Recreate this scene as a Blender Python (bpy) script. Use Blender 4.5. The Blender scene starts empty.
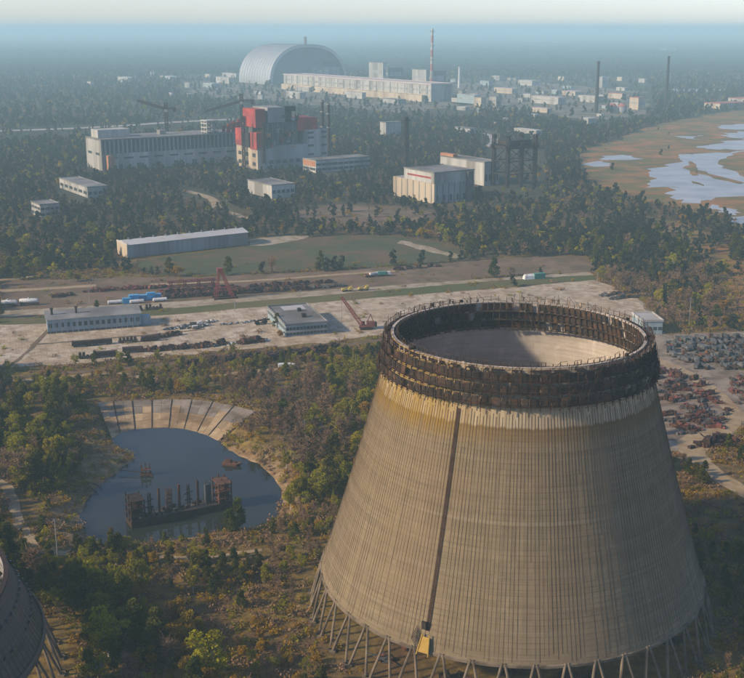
import bpy, bmesh, math, random
import numpy as np
from mathutils import Vector, Matrix
from mathutils.geometry import tessellate_polygon

random.seed(7)
rng = np.random.default_rng(7)
scene = bpy.context.scene
C = scene.collection
R = math.radians

# ------------------------------------------------------------------ camera
CAM_H, PITCH, FPX = 163.0, R(15.51), 1120.0
cam_d = bpy.data.cameras.new('camera')
cam = bpy.data.objects.new('camera', cam_d)
C.objects.link(cam)
cam.location = (0, 0, CAM_H)
cam.rotation_euler = (R(90) - PITCH, 0, 0)
cam_d.sensor_width = 36.0
cam_d.lens = 36.0 * FPX / 744.0
cam_d.clip_start = 1.0
cam_d.clip_end = 200000.0
scene.camera = cam

# ------------------------------------------------------------------ sky, sun, exposure
SUN_EL = R(28)
SUN_AZ = (-0.94, -0.34)
sl = math.hypot(*SUN_AZ)
SUN = Vector((SUN_AZ[0] / sl * math.cos(SUN_EL), SUN_AZ[1] / sl * math.cos(SUN_EL), math.sin(SUN_EL)))
world = bpy.data.worlds.new('World')
scene.world = world
world.use_nodes = True
wn = world.node_tree
sky = wn.nodes.new('ShaderNodeTexSky')
sky.sky_type = 'NISHITA'
sky.sun_disc = False
sky.sun_elevation = SUN_EL
sky.sun_rotation = math.atan2(SUN.x, SUN.y)
sky.air_density = 0.8
sky.dust_density = 0.5
sky.ozone_density = 0.6
bg = wn.nodes['Background']
tint = wn.nodes.new('ShaderNodeMix')          # cool white balance of the whole sky
tint.data_type = 'RGBA'
tint.blend_type = 'MULTIPLY'
tint.inputs[0].default_value = 1.0
tint.inputs[7].default_value = (0.95, 0.94, 1.13, 1)
wn.links.new(sky.outputs[0], tint.inputs[6])
wn.links.new(tint.outputs[2], bg.inputs[0])
bg.inputs[1].default_value = 0.115
sun_d = bpy.data.lights.new('sun', 'SUN')
sun_d.energy = 3.7
sun_d.angle = R(4.0)
sun_d.color = (1.0, 0.81, 0.55)
sun = bpy.data.objects.new('sun', sun_d)
C.objects.link(sun)
sun.rotation_euler = SUN.to_track_quat('Z', 'Y').to_euler()
sun.location = (-300, -100, 400)
vs = scene.view_settings
vs.view_transform = 'Standard'
vs.look = 'None'
vs.exposure = 0.55
vs.gamma = 1.0
cy = scene.cycles
cy.use_denoising = True
try:
    cy.denoiser = 'OPENIMAGEDENOISE'
except Exception:
    pass
cy.max_bounces = 4
cy.use_adaptive_sampling = True
cy.adaptive_threshold = 0.02
cy.diffuse_bounces = 3
cy.glossy_bounces = 2
cy.transmission_bounces = 2
cy.volume_bounces = 2
cy.transparent_max_bounces = 8
cy.caustics_reflective = False
cy.caustics_refractive = False

# ------------------------------------------------------------------ geometry helpers
FW = np.array([0, math.cos(PITCH), -math.sin(PITCH)])
UP = np.array([0, math.sin(PITCH), math.cos(PITCH)])


def gp(px, py, z=0.0):
    """point of the place at height z that the photograph shows at (px, py)"""
    d = FW + np.array([1., 0, 0]) * (px - 372) / FPX - UP * (py - 339) / FPX
    t = (z - CAM_H) / d[2]
    p = np.array([0, 0, CAM_H]) + t * d
    return Vector((p[0], p[1], z))


def pix(p):
    q = np.array([p[0], p[1], p[2] - CAM_H])
    zz = q @ FW
    return 372 + FPX * q[0] / zz, 339 - FPX * (q @ UP) / zz


def pix_arr(x, y):
    zz = y * FW[1] - CAM_H * FW[2]
    return 372 + FPX * x / zz, 339 - FPX * (y * UP[1] - CAM_H * UP[2]) / zz


def height_for(P, py):
    lo, hi = 0.0, 300.0
    for _ in range(40):
        m = (lo + hi) / 2
        if pix((P[0], P[1], P[2] + m))[1] > py:
            lo = m
        else:
            hi = m
    return lo


def run_to(P, d, px, mx=1500):
    """distance along d from P at which it is seen at column px"""
    s = 1 if pix((P[0] + d[0], P[1] + d[1], 0))[0] > pix(P)[0] else -1
    lo, hi = 0.0, mx
    for _ in range(50):
        m = (lo + hi) / 2
        if (pix((P[0] + d[0] * m, P[1] + d[1] * m, 0))[0] - px) * s < 0:
            lo = m
        else:
            hi = m
    return lo


def in_poly(x, y, poly):
    x = np.asarray(x, float); y = np.asarray(y, float)
    r = np.zeros(x.shape, bool)
    n = len(poly)
    for i in range(n):
        x0, y0 = poly[i][:2]; x1, y1 = poly[(i + 1) % n][:2]
        if y0 == y1:
            continue
        c = ((y0 > y) != (y1 > y)) & (x < (x1 - x0) * (y - y0) / (y1 - y0) + x0)
        r ^= c
    return r


def line_dist(x, y, pts, closed=False):
    d = np.full(np.shape(x), 1e9)
    n = len(pts)
    for i in range(n if closed else n - 1):
        ax, ay = pts[i][:2]; bx, by = pts[(i + 1) % n][:2]
        vx, vy = bx - ax, by - ay
        L = vx * vx + vy * vy + 1e-9
        t = np.clip(((x - ax) * vx + (y - ay) * vy) / L, 0, 1)
        d = np.minimum(d, np.hypot(x - ax - t * vx, y - ay - t * vy))
    return d


def smooth_line(pts, n=4, closed=False):
    out = []
    m = len(pts)
    for i in range(m if closed else m - 1):
        p0 = pts[(i - 1) % m] if (closed or i > 0) else pts[0]
        p1 = pts[i]; p2 = pts[(i + 1) % m]
        p3 = pts[(i + 2) % m] if (closed or i + 2 < m) else pts[-1]
        for k in range(n):
            t = k / n
            out.append(tuple(0.5 * ((2 * b) + (-a + c) * t + (2 * a - 5 * b + 4 * c - d) * t * t + (-a + 3 * b - 3 * c + d) * t ** 3)
                             for a, b, c, d in zip(p0, p1, p2, p3)))
    if not closed:
        out.append(tuple(pts[-1]))
    return out


class MB:
    """collects shapes; build() links them as one mesh object"""
    def __init__(self):
        self.v = []; self.f = []; self.m = []

    def add(self, vs, fs, mi=0):
        o = len(self.v)
        self.v += [tuple(p) for p in vs]
        self.f += [tuple(i + o for i in q) for q in fs]
        self.m += [mi] * len(fs)
        return self

    def box(self, x0, x1, y0, y1, z0, z1, mi=0, M=None):
        v = [Vector((x, y, z)) for x in (x0, x1) for y in (y0, y1) for z in (z0, z1)]
        if M is not None:
            v = [M @ p for p in v]
        return self.add(v, [(0, 1, 3, 2), (4, 6, 7, 5), (0, 4, 5, 1), (2, 3, 7, 6), (0, 2, 6, 4), (1, 5, 7, 3)], mi)

    def beam(self, p, q, w, h=None, mi=0):
        p = Vector(p); q = Vector(q); h = h or w
        d = (q - p)
        if d.length < 1e-6:
            return self
        z = d.normalized()
        a = Vector((0, 0, 1)) if abs(z.z) < 0.95 else Vector((1, 0, 0))
        x = z.cross(a).normalized(); y = z.cross(x)
        v = []
        for e in (p, q):
            for sx, sy in ((-1, -1), (1, -1), (1, 1), (-1, 1)):
                v.append(e + x * sx * w / 2 + y * sy * h / 2)
        return self.add(v, [(0, 1, 5, 4), (1, 2, 6, 5), (2, 3, 7, 6), (3, 0, 4, 7), (3, 2, 1, 0), (4, 5, 6, 7)], mi)

    def tube(self, p, q, r0, r1=None, n=8, mi=0):
        p = Vector(p); q = Vector(q); r1 = r0 if r1 is None else r1
        z = (q - p).normalized()
        a = Vector((0, 0, 1)) if abs(z.z) < 0.95 else Vector((1, 0, 0))
        x = z.cross(a).normalized(); y = z.cross(x)
        v = []
        for e, r in ((p, r0), (q, r1)):
            for k in range(n):
                t = 2 * math.pi * k / n
                v.append(e + x * r * math.cos(t) + y * r * math.sin(t))
        f = [(k, (k + 1) % n, n + (k + 1) % n, n + k) for k in range(n)]
        f += [tuple(range(n))[::-1], tuple(range(n, 2 * n))]
        return self.add(v, f, mi)

    def lattice(self, p, q, w, nseg, c=0.12, d=0.07, w1=None):
        p = Vector(p); q = Vector(q); w1 = w if w1 is None else w1
        z = (q - p).normalized()
        a = Vector((0, 0, 1)) if abs(z.z) < 0.95 else Vector((1, 0, 0))
        x = z.cross(a).normalized(); y = z.cross(x)
        def cr(t, k):
            ww = w + (w1 - w) * t
            sx, sy = ((-1, -1), (1, -1), (1, 1), (-1, 1))[k % 4]
            return p.lerp(q, t) + x * sx * ww / 2 + y * sy * ww / 2
        for k in range(4):
            self.beam(cr(0, k), cr(1, k), c)
        for s in range(nseg):
            t0, t1 = s / nseg, (s + 1) / nseg
            for k in range(4):
                self.beam(cr(t0, k + s % 2), cr(t1, k + 1 - s % 2), d)
                self.beam(cr(t1, k), cr(t1, k + 1), d)
        return self

    def mesh(self, name, mats, smooth=False):
        me = bpy.data.meshes.new(name)
        me.from_pydata(self.v, [], self.f)
        for mt in (mats if isinstance(mats, (list, tuple)) else [mats]):
            me.materials.append(mt)
        if any(self.m):
            me.polygons.foreach_set('material_index', self.m)
        if smooth:
            me.polygons.foreach_set('use_smooth', [True] * len(self.f))
        me.update()
        return me

    def build(self, name, mats, parent=None, smooth=False):
        return link(name, self.mesh(name, mats, smooth), parent)


def link(name, data, parent=None):
    o = bpy.data.objects.new(name, data)
    C.objects.link(o)
    if parent is not None:
        o.parent = parent
    return o


def tag(o, label=None, cat=None, group=None, kind=None):
    if label: o['label'] = label
    if cat: o['category'] = cat
    if group: o['group'] = group
    if kind: o['kind'] = kind
    return o


def thing(name, label, cat, loc=(0, 0, 0), rz=0.0, group=None):
    o = bpy.data.objects.new(name, None)
    o.empty_display_size = 0.5
    C.objects.link(o)
    o.location = loc
    o.rotation_euler = (0, 0, rz)
    return tag(o, label, cat, group)


def copy_tree(o, parent=None):
    c = o.copy()
    C.objects.link(c)
    c.parent = parent
    for ch in o.children:
        copy_tree(ch, c)
    return c


# ------------------------------------------------------------------ materials
def nd(nt, typ, **kw):
    n = nt.nodes.new(typ)
    for k, v in kw.items():
        setattr(n, k, v)
    return n


def math_n(nt, op, a, b=None, clamp=False):
    n = nd(nt, 'ShaderNodeMath', operation=op, use_clamp=clamp)
    for i, s in enumerate((a, b)):
        if s is None:
            continue
        if isinstance(s, (int, float)):
            n.inputs[i].default_value = s
        else:
            nt.links.new(s, n.inputs[i])
    return n.outputs[0]


def mix_c(nt, fac, a, b, blend='MIX'):
    n = nd(nt, 'ShaderNodeMix', data_type='RGBA', blend_type=blend)
    for s, i in ((fac, 0), (a, 6), (b, 7)):
        if isinstance(s, (int, float)):
            n.inputs[i].default_value = s
        elif isinstance(s, (tuple, list)):
            n.inputs[i].default_value = (*s[:3], 1)
        else:
            nt.links.new(s, n.inputs[i])
    return n.outputs[2]


def noise(nt, vec, scale, detail=4, rough=0.55, dist=0.0):
    n = nd(nt, 'ShaderNodeTexNoise')
    n.inputs['Scale'].default_value = scale
    n.inputs['Detail'].default_value = detail
    n.inputs['Roughness'].default_value = rough
    n.inputs['Distortion'].default_value = dist
    if vec is not None:
        nt.links.new(vec, n.inputs['Vector'])
    return n.outputs[0]


def ramp(nt, fac, a, b):
    n = nd(nt, 'ShaderNodeMapRange')
    n.inputs[1].default_value = a
    n.inputs[2].default_value = b
    nt.links.new(fac, n.inputs[0])
    return n.outputs[0]


def new_mat(name):
    m = bpy.data.materials.new(name)
    m.use_nodes = True
    nt = m.node_tree
    return m, nt, nt.nodes['Principled BSDF']


def bump(nt, bsdf, h, strength, dist):
    b = nd(nt, 'ShaderNodeBump')
    b.inputs['Strength'].default_value = strength
    b.inputs['Distance'].default_value = dist
    nt.links.new(h, b.inputs['Height'])
    nt.links.new(b.outputs[0], bsdf.inputs['Normal'])


def surf(name, c1, c2, scale=0.3, rough=0.85, c3=None, s3=0.05, lo=0.35, hi=0.65, metal=0.0, bmp=0.0, var=0.0, streak=False):
    """weathered surface: two or three colours broken up by noise"""
    m, nt, b = new_mat(name)
    pos = nd(nt, 'ShaderNodeNewGeometry').outputs['Position']
    if streak:
        mp = nd(nt, 'ShaderNodeMapping')
        mp.inputs['Scale'].default_value = (1, 1, 0.12)
        nt.links.new(pos, mp.inputs[0]); pos = mp.outputs[0]
    f = ramp(nt, noise(nt, pos, scale, 6, 0.65), lo, hi)
    col = mix_c(nt, f, c1, c2)
    if c3:
        col = mix_c(nt, ramp(nt, noise(nt, pos, s3, 4), 0.45, 0.62), col, c3)
    if var:
        oi = nd(nt, 'ShaderNodeObjectInfo').outputs['Random']
        hv = nd(nt, 'ShaderNodeHueSaturation')
        nt.links.new(col, hv.inputs['Color'])
        nt.links.new(ramp(nt, oi, 0, 1), hv.inputs['Value'])
        hv.inputs['Value'].default_value = 1
        mr = nt.nodes[-1]
        rg = nd(nt, 'ShaderNodeMapRange')
        rg.inputs[3].default_value = 1 - var; rg.inputs[4].default_value = 1 + var
        nt.links.new(oi, rg.inputs[0]); nt.links.new(rg.outputs[0], hv.inputs['Value'])
        col = hv.outputs[0]
    nt.links.new(col, b.inputs['Base Color'])
    b.inputs['Roughness'].default_value = rough
    b.inputs['Metallic'].default_value = metal
    b.inputs['Specular IOR Level'].default_value = 0.25
    if bmp:
        bump(nt, b, noise(nt, pos, scale * 3, 5), 0.6, bmp)
    return m


M = {}
M['white_wall'] = surf('white_wall', (.32, .31, .28), (.48, .46, .42), .2, c3=(.2, .185, .16), s3=.04, streak=True)
M['grey_wall'] = surf('grey_wall', (.26, .265, .27), (.38, .38, .37), .1, c3=(.2, .19, .18), s3=.05, streak=True)
M['beige_wall'] = surf('beige_wall', (.42, .34, .24), (.52, .44, .33), .1, c3=(.3, .23, .16), s3=.05, streak=True)
M['dark_wall'] = surf('dark_wall', (.06, .06, .062), (.11, .11, .11), .15)
M['red_paint'] = surf('red_paint', (.3, .035, .03), (.42, .07, .055), .1, c3=(.22, .04, .035), s3=.06)
M['orange_rust'] = surf('orange_rust', (.33, .13, .06), (.4, .2, .11), .2)
M['roof_grey'] = surf('roof_grey', (.16, .155, .15), (.26, .25, .24), .08, c3=(.12, .11, .1), s3=.03)
M['roof_pale'] = surf('roof_pale', (.4, .4, .4), (.55, .54, .52), .06, c3=(.33, .3, .28), s3=.03)
M['roof_pink'] = surf('roof_pink', (.4, .32, .3), (.5, .42, .4), .03)
M['roof_red'] = surf('roof_red', (.3, .1, .085), (.37, .15, .12), .05)
M['window'] = surf('window_dark', (.03, .035, .04), (.07, .075, .08), .3, rough=.3)
M['steel_dark'] = surf('steel_dark', (.02, .016, .015), (.045, .032, .028), .4, rough=.7)
M['steel_grey'] = surf('steel_grey', (.2, .2, .2), (.28, .27, .26), .2, rough=.6)
M['rust'] = surf('rust', (.07, .03, .02), (.15, .065, .038), .5, rough=.8, var=.35)
M['rust_dark'] = surf('rust_dark', (.026, .016, .012), (.06, .03, .021), .5, rough=.8, var=.3)
M['rust_red'] = surf('rust_red', (.12, .035, .028), (.2, .07, .052), .4, rough=.75, var=.35)
M['scrap_grey'] = surf('scrap_grey', (.045, .046, .048), (.12, .118, .112), .5, rough=.7, var=.4)
M['crane_red'] = surf('crane_red', (.2, .035, .03), (.3, .07, .055), .4, rough=.6)
M['blue_paint'] = surf('blue_paint', (.05, .25, .45), (.1, .38, .6), .3, rough=.5, var=.2)
M['white_paint'] = surf('white_paint', (.6, .6, .58), (.74, .73, .7), .3, rough=.5, c3=(.45, .42, .38), s3=.3)
M['yellow_paint'] = surf('yellow_paint', (.45, .33, .06), (.55, .42, .1), .5, rough=.6)
M['green_paint'] = surf('green_paint', (.05, .2, .15), (.08, .26, .2), .5, rough=.6)
M['blue_wall'] = surf('blue_wall', (.2, .27, .3), (.3, .36, .37), .2, streak=True)
M['silver'] = surf('silver_cladding', (.4, .4, .385), (.48, .475, .46), .01, rough=.45, metal=.55)
M['silver_grey'] = surf('end_cladding', (.16, .165, .165), (.22, .22, .215), .01, rough=.6)
M['bark'] = surf('bark', (.07, .05, .035), (.13, .1, .075), .8)
M['birch_bark'] = surf('birch_bark', (.3, .28, .25), (.42, .4, .36), .8)


def ground_mat():
    m, nt, b = new_mat('ground_earth')
    pos = nd(nt, 'ShaderNodeNewGeometry').outputs['Position']
    n1 = noise(nt, pos, .008, 6, .6, .6)
    n2 = noise(nt, pos, .045, 6, .65, .4)
    n3 = noise(nt, pos, .35, 5, .7)
    col = mix_c(nt, ramp(nt, n2, .38, .6), (.2, .12, .036), (.27, .185, .04))
    col = mix_c(nt, ramp(nt, n1, .46, .62), col, (.2, .15, .07))
    col = mix_c(nt, ramp(nt, noise(nt, pos, .017, 5, .6, .8), .5, .64), col, (.14, .075, .042))
    col = mix_c(nt, ramp(nt, noise(nt, pos, .07, 6, .7, .5), .58, .68), col, (.19, .145, .085))
    col = mix_c(nt, ramp(nt, noise(nt, pos, .16, 6, .75, .6), .5, .62), col, (.2, .125, .03))
    col = mix_c(nt, ramp(nt, n3, .35, .62), mix_c(nt, .75, col, (.05, .038, .02)), col)
    # far woodland, too distant to build tree by tree
    sx = nd(nt, 'ShaderNodeSeparateXYZ'); nt.links.new(pos, sx.inputs[0])
    far = ramp(nt, sx.outputs[1], 760, 1150)
    fcol = mix_c(nt, ramp(nt, noise(nt, pos, .0012, 6, .65, .5), .45, .62), (.04, .042, .028), (.085, .072, .045))
    fcol = mix_c(nt, ramp(nt, noise(nt, pos, .0007, 5, .6, .3), .62, .68), fcol, (.2, .17, .12))
    col = mix_c(nt, far, col, fcol)
    at = nd(nt, 'ShaderNodeAttribute', attribute_name='sand')
    sand = mix_c(nt, ramp(nt, noise(nt, pos, .25, 5, .7), .4, .62), (.36, .25, .135), (.19, .115, .055))
    sf = math_n(nt, 'MULTIPLY', at.outputs['Fac'], ramp(nt, noise(nt, pos, .12, 5, .6), .35, .5), True)
    col = mix_c(nt, sf, col, sand)
    nt.links.new(col, b.inputs['Base Color'])
    b.inputs['Roughness'].default_value = .95
    b.inputs['Specular IOR Level'].default_value = .1
    bump(nt, b, n3, .8, .5)
    return m


def patch_mat(name, cols, scales, rough=.95, bmp=.15, joints=0):
    """colours laid over each other by noise masks of different size"""
    m, nt, b = new_mat(name)
    pos = nd(nt, 'ShaderNodeNewGeometry').outputs['Position']
    col = cols[0]
    for i, (c, s) in enumerate(zip(cols[1:], scales)):
        col = mix_c(nt, ramp(nt, noise(nt, pos, s, 6, .65, .5), .44, .6), col, c)
    if joints:
        mp = nd(nt, 'ShaderNodeMapping'); mp.inputs['Rotation'].default_value = (0, 0, -R(18)); nt.links.new(pos, mp.inputs[0])
        bt = nd(nt, 'ShaderNodeTexBrick'); nt.links.new(mp.outputs[0], bt.inputs[0])
        bt.inputs['Scale'].default_value = 1; bt.inputs['Brick Width'].default_value = joints; bt.inputs['Row Height'].default_value = joints
        bt.inputs['Mortar Size'].default_value = .16; bt.inputs['Mortar Smooth'].default_value = .4; bt.inputs['Color1'].default_value = (.85, .85, .85, 1); bt.inputs['Color2'].default_value = (1.1, 1.1, 1.1, 1); bt.inputs['Mortar'].default_value = (.5, .46, .38, 1)
        col = mix_c(nt, .8, col, bt.outputs[0], 'MULTIPLY')
    col = mix_c(nt, ramp(nt, noise(nt, pos, 1.2, 4, .7), .2, .8), mix_c(nt, .3, col, (.08, .07, .05)), col)
    nt.links.new(col, b.inputs['Base Color'])
    b.inputs['Roughness'].default_value = rough
    b.inputs['Specular IOR Level'].default_value = .15
    bump(nt, b, noise(nt, pos, .6, 4), .6, bmp)
    return m


M['ground'] = ground_mat()
M['yard'] = patch_mat('yard_concrete', [(.52, .425, .31), (.58, .49, .38), (.45, .345, .235), (.34, .25, .165)], [.02, .06, .13], joints=6.0)
M['dirt'] = patch_mat('pale_dirt', [(.36, .29, .2), (.42, .35, .26), (.25, .19, .12)], [.03, .12])
M['sand_path'] = patch_mat('sand_path', [(.4, .3, .18), (.3, .21, .12)], [.15])
M['brown_soil'] = patch_mat('brown_soil', [(.17, .1, .065), (.22, .15, .1), (.12, .09, .05)], [.02, .06])
M['grass'] = patch_mat('grass', [(.09, .10, .025), (.12, .115, .035), (.15, .11, .05), (.075, .09, .025)], [.02, .05, .012])
M['field'] = patch_mat('field_grass', [(.07, .078, .03), (.09, .082, .034), (.14, .085, .045), (.06, .075, .03)], [.012, .03, .02], bmp=.3)
M['marsh'] = patch_mat('marsh_reed', [(.3, .12, .04), (.18, .14, .034), (.34, .165, .06), (.11, .1, .03), (.36, .16, .055), (.13, .115, .036)], [.007, .012, .009, .02, .03])
M['gold_grass'] = patch_mat('gold_grass', [(.19, .12, .025), (.25, .15, .03), (.1, .06, .022), (.14, .08, .03)], [.06, .11, .2])
M['asphalt'] = patch_mat('old_asphalt', [(.11, .105, .085), (.2, .18, .15), (.07, .072, .045), (.26, .22, .17)], [.012, .02, .03])
M['scrap_soil'] = patch_mat('scrap_soil', [(.27, .21, .16), (.2, .12, .09), (.34, .29, .23), (.15, .11, .08)], [.06, .05, .1])
M['pale_road'] = patch_mat('pale_road', [(.42, .4, .36), (.36, .33, .29)], [.02])


def water_mat(name, col, rough=.06, bs=.25):
    m, nt, b = new_mat(name)
    pos = nd(nt, 'ShaderNodeNewGeometry').outputs['Position']
    c = mix_c(nt, ramp(nt, noise(nt, pos, .03, 4), .35, .65), col, tuple(x * .6 for x in col))
    nt.links.new(c, b.inputs['Base Color'])
    b.inputs['Roughness'].default_value = rough
    b.inputs['IOR'].default_value = 1.33
    b.inputs['Specular IOR Level'].default_value = .4
    bump(nt, b, noise(nt, pos, bs, 3), .06, .3)
    return m


M['pond_water'] = water_mat('pond_water', (.03, .034, .028), .05)
M['marsh_water'] = water_mat('marsh_water', (.36, .345, .335), .3, .15)  # pale base colour stands in for the reflected sky


def leaf_mat(name, cols, trans=.38):
    m, nt, b = new_mat(name)
    oi = nd(nt, 'ShaderNodeObjectInfo').outputs['Random']
    cr = nd(nt, 'ShaderNodeValToRGB')
    el = cr.color_ramp.elements
    while len(el) < len(cols):
        el.new(.5)
    for i, c in enumerate(cols):
        el[i].position = i / (len(cols) - 1)
        el[i].color = (*c, 1)
    nt.links.new(oi, cr.inputs[0])
    at = nd(nt, 'ShaderNodeAttribute', attribute_name='tone')
    rg = nd(nt, 'ShaderNodeMapRange')
    rg.inputs[3].default_value = .65; rg.inputs[4].default_value = 1.35
    nt.links.new(at.outputs['Fac'], rg.inputs[0])
    hv = nd(nt, 'ShaderNodeHueSaturation')
    nt.links.new(cr.outputs[0], hv.inputs['Color'])
    nt.links.new(rg.outputs[0], hv.inputs['Value'])
    nt.links.new(hv.outputs[0], b.inputs['Base Color'])
    b.inputs['Roughness'].default_value = .8
    b.inputs['Specular IOR Level'].default_value = .1
    if trans:
        tr = nd(nt, 'ShaderNodeBsdfTranslucent')
        nt.links.new(hv.outputs[0], tr.inputs[0])
        mx = nd(nt, 'ShaderNodeMixShader')
        mx.inputs[0].default_value = trans
        nt.links.new(b.outputs[0], mx.inputs[1]); nt.links.new(tr.outputs[0], mx.inputs[2])
        nt.links.new(mx.outputs[0], nt.nodes['Material Output'].inputs[0])
    return m


M['pine_leaf'] = leaf_mat('pine_needles', [(.075, .088, .014), (.1, .11, .014), (.15, .14, .014), (.085, .084, .018), (.13, .11, .018)])
M['green_leaf'] = leaf_mat('spring_leaves', [(.23, .22, .012), (.31, .28, .01), (.2, .175, .018), (.38, .31, .01)])
M['gold_leaf'] = leaf_mat('golden_leaves', [(.36, .21, .016), (.4, .25, .014), (.28, .155, .02), (.33, .25, .016)])
M['twig'] = leaf_mat('bare_twigs', [(.2, .125, .065), (.26, .155, .085), (.22, .13, .08), (.17, .115, .06)], 0)
M['far_leaf'] = leaf_mat('far_needles', [(.025, .036, .022), (.036, .046, .026), (.05, .054, .03), (.055, .052, .036)])

# ------------------------------------------------------------------ ground, with the hollow of the pond
WZ = -4.0
POND_PX = [(114, 442), (121, 435), (130, 431), (150, 429.5), (169, 429), (184, 430), (196, 433), (208, 437), (217, 442), (228, 450), (239, 456),
           (258, 464), (270, 474), (278, 485), (282, 497), (281, 508), (277, 517), (258, 526), (235, 530), (215, 533), (185, 538), (150, 543), (130, 545), (98, 543),
           (83, 530), (80, 518), (83, 507), (95, 489), (106, 480), (114, 475), (125, 465), (135, 458), (124, 450)]
pond = [tuple(gp(x, y, WZ)[:2]) for x, y in POND_PX]
pond = smooth_line(pond, 3, True)
rj = random.Random(3)
pond = [(x + rj.uniform(-.6, .6), y + rj.uniform(-.6, .6)) for x, y in pond]
SL_IN = [(112, 439), (120, 433.5), (135, 429.5), (152, 428), (169, 427.5), (184, 429), (197, 432), (208, 436), (218, 441)]
SL_OUT = [(97, 402.5), (113, 401), (132, 400), (152, 399.3), (172, 399), (192, 399.5), (213, 401.5), (234, 405.5), (256, 411)]
sl_in = [gp(x, y, WZ) for x, y in SL_IN]
sl_out = [gp(x, y, 0) for x, y in SL_OUT]
fan = [tuple(p[:2]) for p in sl_in] + [tuple(p[:2]) for p in sl_out[::-1]]


def ground_h(x, y):
    x = np.asarray(x, float); y = np.asarray(y, float)
    d = line_dist(x, y, pond, True)
    ins = in_poly(x, y, pond)
    wob = 1 + .25 * np.sin(x * .13 + y * .07) + .2 * np.sin(x * .05 - y * .19)
    t = np.clip(d / (13 * wob), 0, 1)
    h = np.where(ins, WZ - np.clip(d * .3, 0, 3), WZ + (-WZ) * (t * t * (3 - 2 * t) * .5 + t * .5))
    fi = in_poly(x, y, fan) | (line_dist(x, y, fan, True) < 3.0)
    do = line_dist(x, y, [tuple(p[:2]) for p in sl_out])
    di = line_dist(x, y, [tuple(p[:2]) for p in sl_in])
    hf = WZ + (-WZ) * di / (di + do + 1e-6) - .7
    h = np.where(fi & ~ins, np.minimum(h, hf), h)
    return h


def axis(lo, hi, step, far_lo, far_hi):
    a = list(np.arange(lo, hi + .01, step))
    s = step; v = lo
    left = []
    while v > far_lo:
        s *= 1.35; v -= s; left.append(max(v, far_lo))
    s = step; v = a[-1]
    right = []
    while v < far_hi:
        s *= 1.35; v += s; right.append(min(v, far_hi))
    return np.array(left[::-1] + a + right)


gx = axis(-185, 20, 1.5, -40000, 40000)
gy = axis(300, 510, 1.5, -3000, 70000)
GX, GY = np.meshgrid(gx, gy)
GZ = np.where((GX > -260) & (GX < 60) & (GY > 260) & (GY < 560), ground_h(GX, GY), 0.0)
nx, ny = len(gx), len(gy)
me = bpy.data.meshes.new('ground')
idx = np.arange(nx * ny).reshape(ny, nx)
quads = np.stack([idx[:-1, :-1], idx[:-1, 1:], idx[1:, 1:], idx[1:, :-1]], -1).reshape(-1, 4)
me.from_pydata(np.stack([GX.ravel(), GY.ravel(), GZ.ravel()], 1).tolist(), [], quads.tolist())
sand = me.attributes.new('sand', 'FLOAT', 'POINT')
dd = line_dist(GX, GY, pond, True)
sv = np.clip(1.25 - dd / (10 + 5 * np.sin(GX * .06 + 1) + 3 * np.sin(GY * .11)), 0, 1) * (np.abs(GX) < 300) * (GY < 600)
sand.data.foreach_set('value', sv.ravel().astype(np.float32))
me.polygons.foreach_set('use_smooth', [True] * len(me.polygons))
me.materials.append(M['ground'])
tag(link('ground', me), kind='structure')

EXCL = []      # (pixel polygon, share of trees kept)


def organic(pts, step, jit, seed):
    """closed world outline with an uneven edge"""
    rr = random.Random(seed)
    out = []
    n = len(pts)
    for i in range(n):
        a, b = Vector(pts[i]), Vector(pts[(i + 1) % n])
        k = max(1, min(60, int((b - a).length / step)))
        for j in range(k):
            p = a.lerp(b, j / k)
            out.append((p.x + rr.gauss(0, jit), p.y + rr.gauss(0, jit)))
    return out


SHEET_N = [0]


def sheet(name, pxs, mat, z, jit=1.0, step=7.0, keep=0.0, smooth=0):
    """a patch of ground cover lying on the ground"""
    SHEET_N[0] += 1
    if smooth:
        pxs = smooth_line(pxs, smooth, True)
    EXCL.append((pxs, keep))
    w = [tuple(gp(x, y)[:2]) for x, y in pxs]
    dist = sum(p[1] for p in w) / len(w)
    w = organic(w, step * max(1, dist / 700), jit * max(1, dist / 700), SHEET_N[0])
    tri = tessellate_polygon([[Vector((x, y, 0)) for x, y in w]])
    mb = MB()
    mb.add([(x, y, z) for x, y in w], [tuple(t) for t in tri])
    me = mb.mesh(name, mat)
    bm = bmesh.new(); bm.from_mesh(me)
    bmesh.ops.recalc_face_normals(bm, faces=bm.faces)
    for f in bm.faces:
        if f.normal.z < 0:
            f.normal_flip()
    bm.to_mesh(me); bm.free()
    return tag(link(name, me), kind='structure')


ROADS = []


def road(name, pxs, width, mat, z, smooth=4, jit=.3, drape=False):
    SHEET_N[0] += 1
    rr = random.Random(SHEET_N[0] + 99)
    w = smooth_line([tuple(gp(x, y)[:2]) for x, y in pxs], smooth)
    ROADS.append((w, width))
    mb = MB(); vs = []
    for i, p in enumerate(w):
        a = Vector(w[max(0, i - 1)]); b = Vector(w[min(len(w) - 1, i + 1)])
        t = (b - a).normalized(); nn = Vector((-t.y, t.x))
        for s in (-1, 1):
            q = Vector(p) + nn * s * (width / 2 + rr.gauss(0, jit))
            zz = z + (float(ground_h(q.x, q.y)) if drape else 0)
            vs.append((q.x, q.y, zz))
    mb.add(vs, [(2 * i, 2 * i + 1, 2 * i + 3, 2 * i + 2) for i in range(len(w) - 1)])
    me = mb.mesh(name, mat)
    bm = bmesh.new(); bm.from_mesh(me)
    for f in bm.faces:
        if f.normal.z < 0:
            f.normal_flip()
    bm.to_mesh(me); bm.free()
    return tag(link(name, me), kind='structure')


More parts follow.
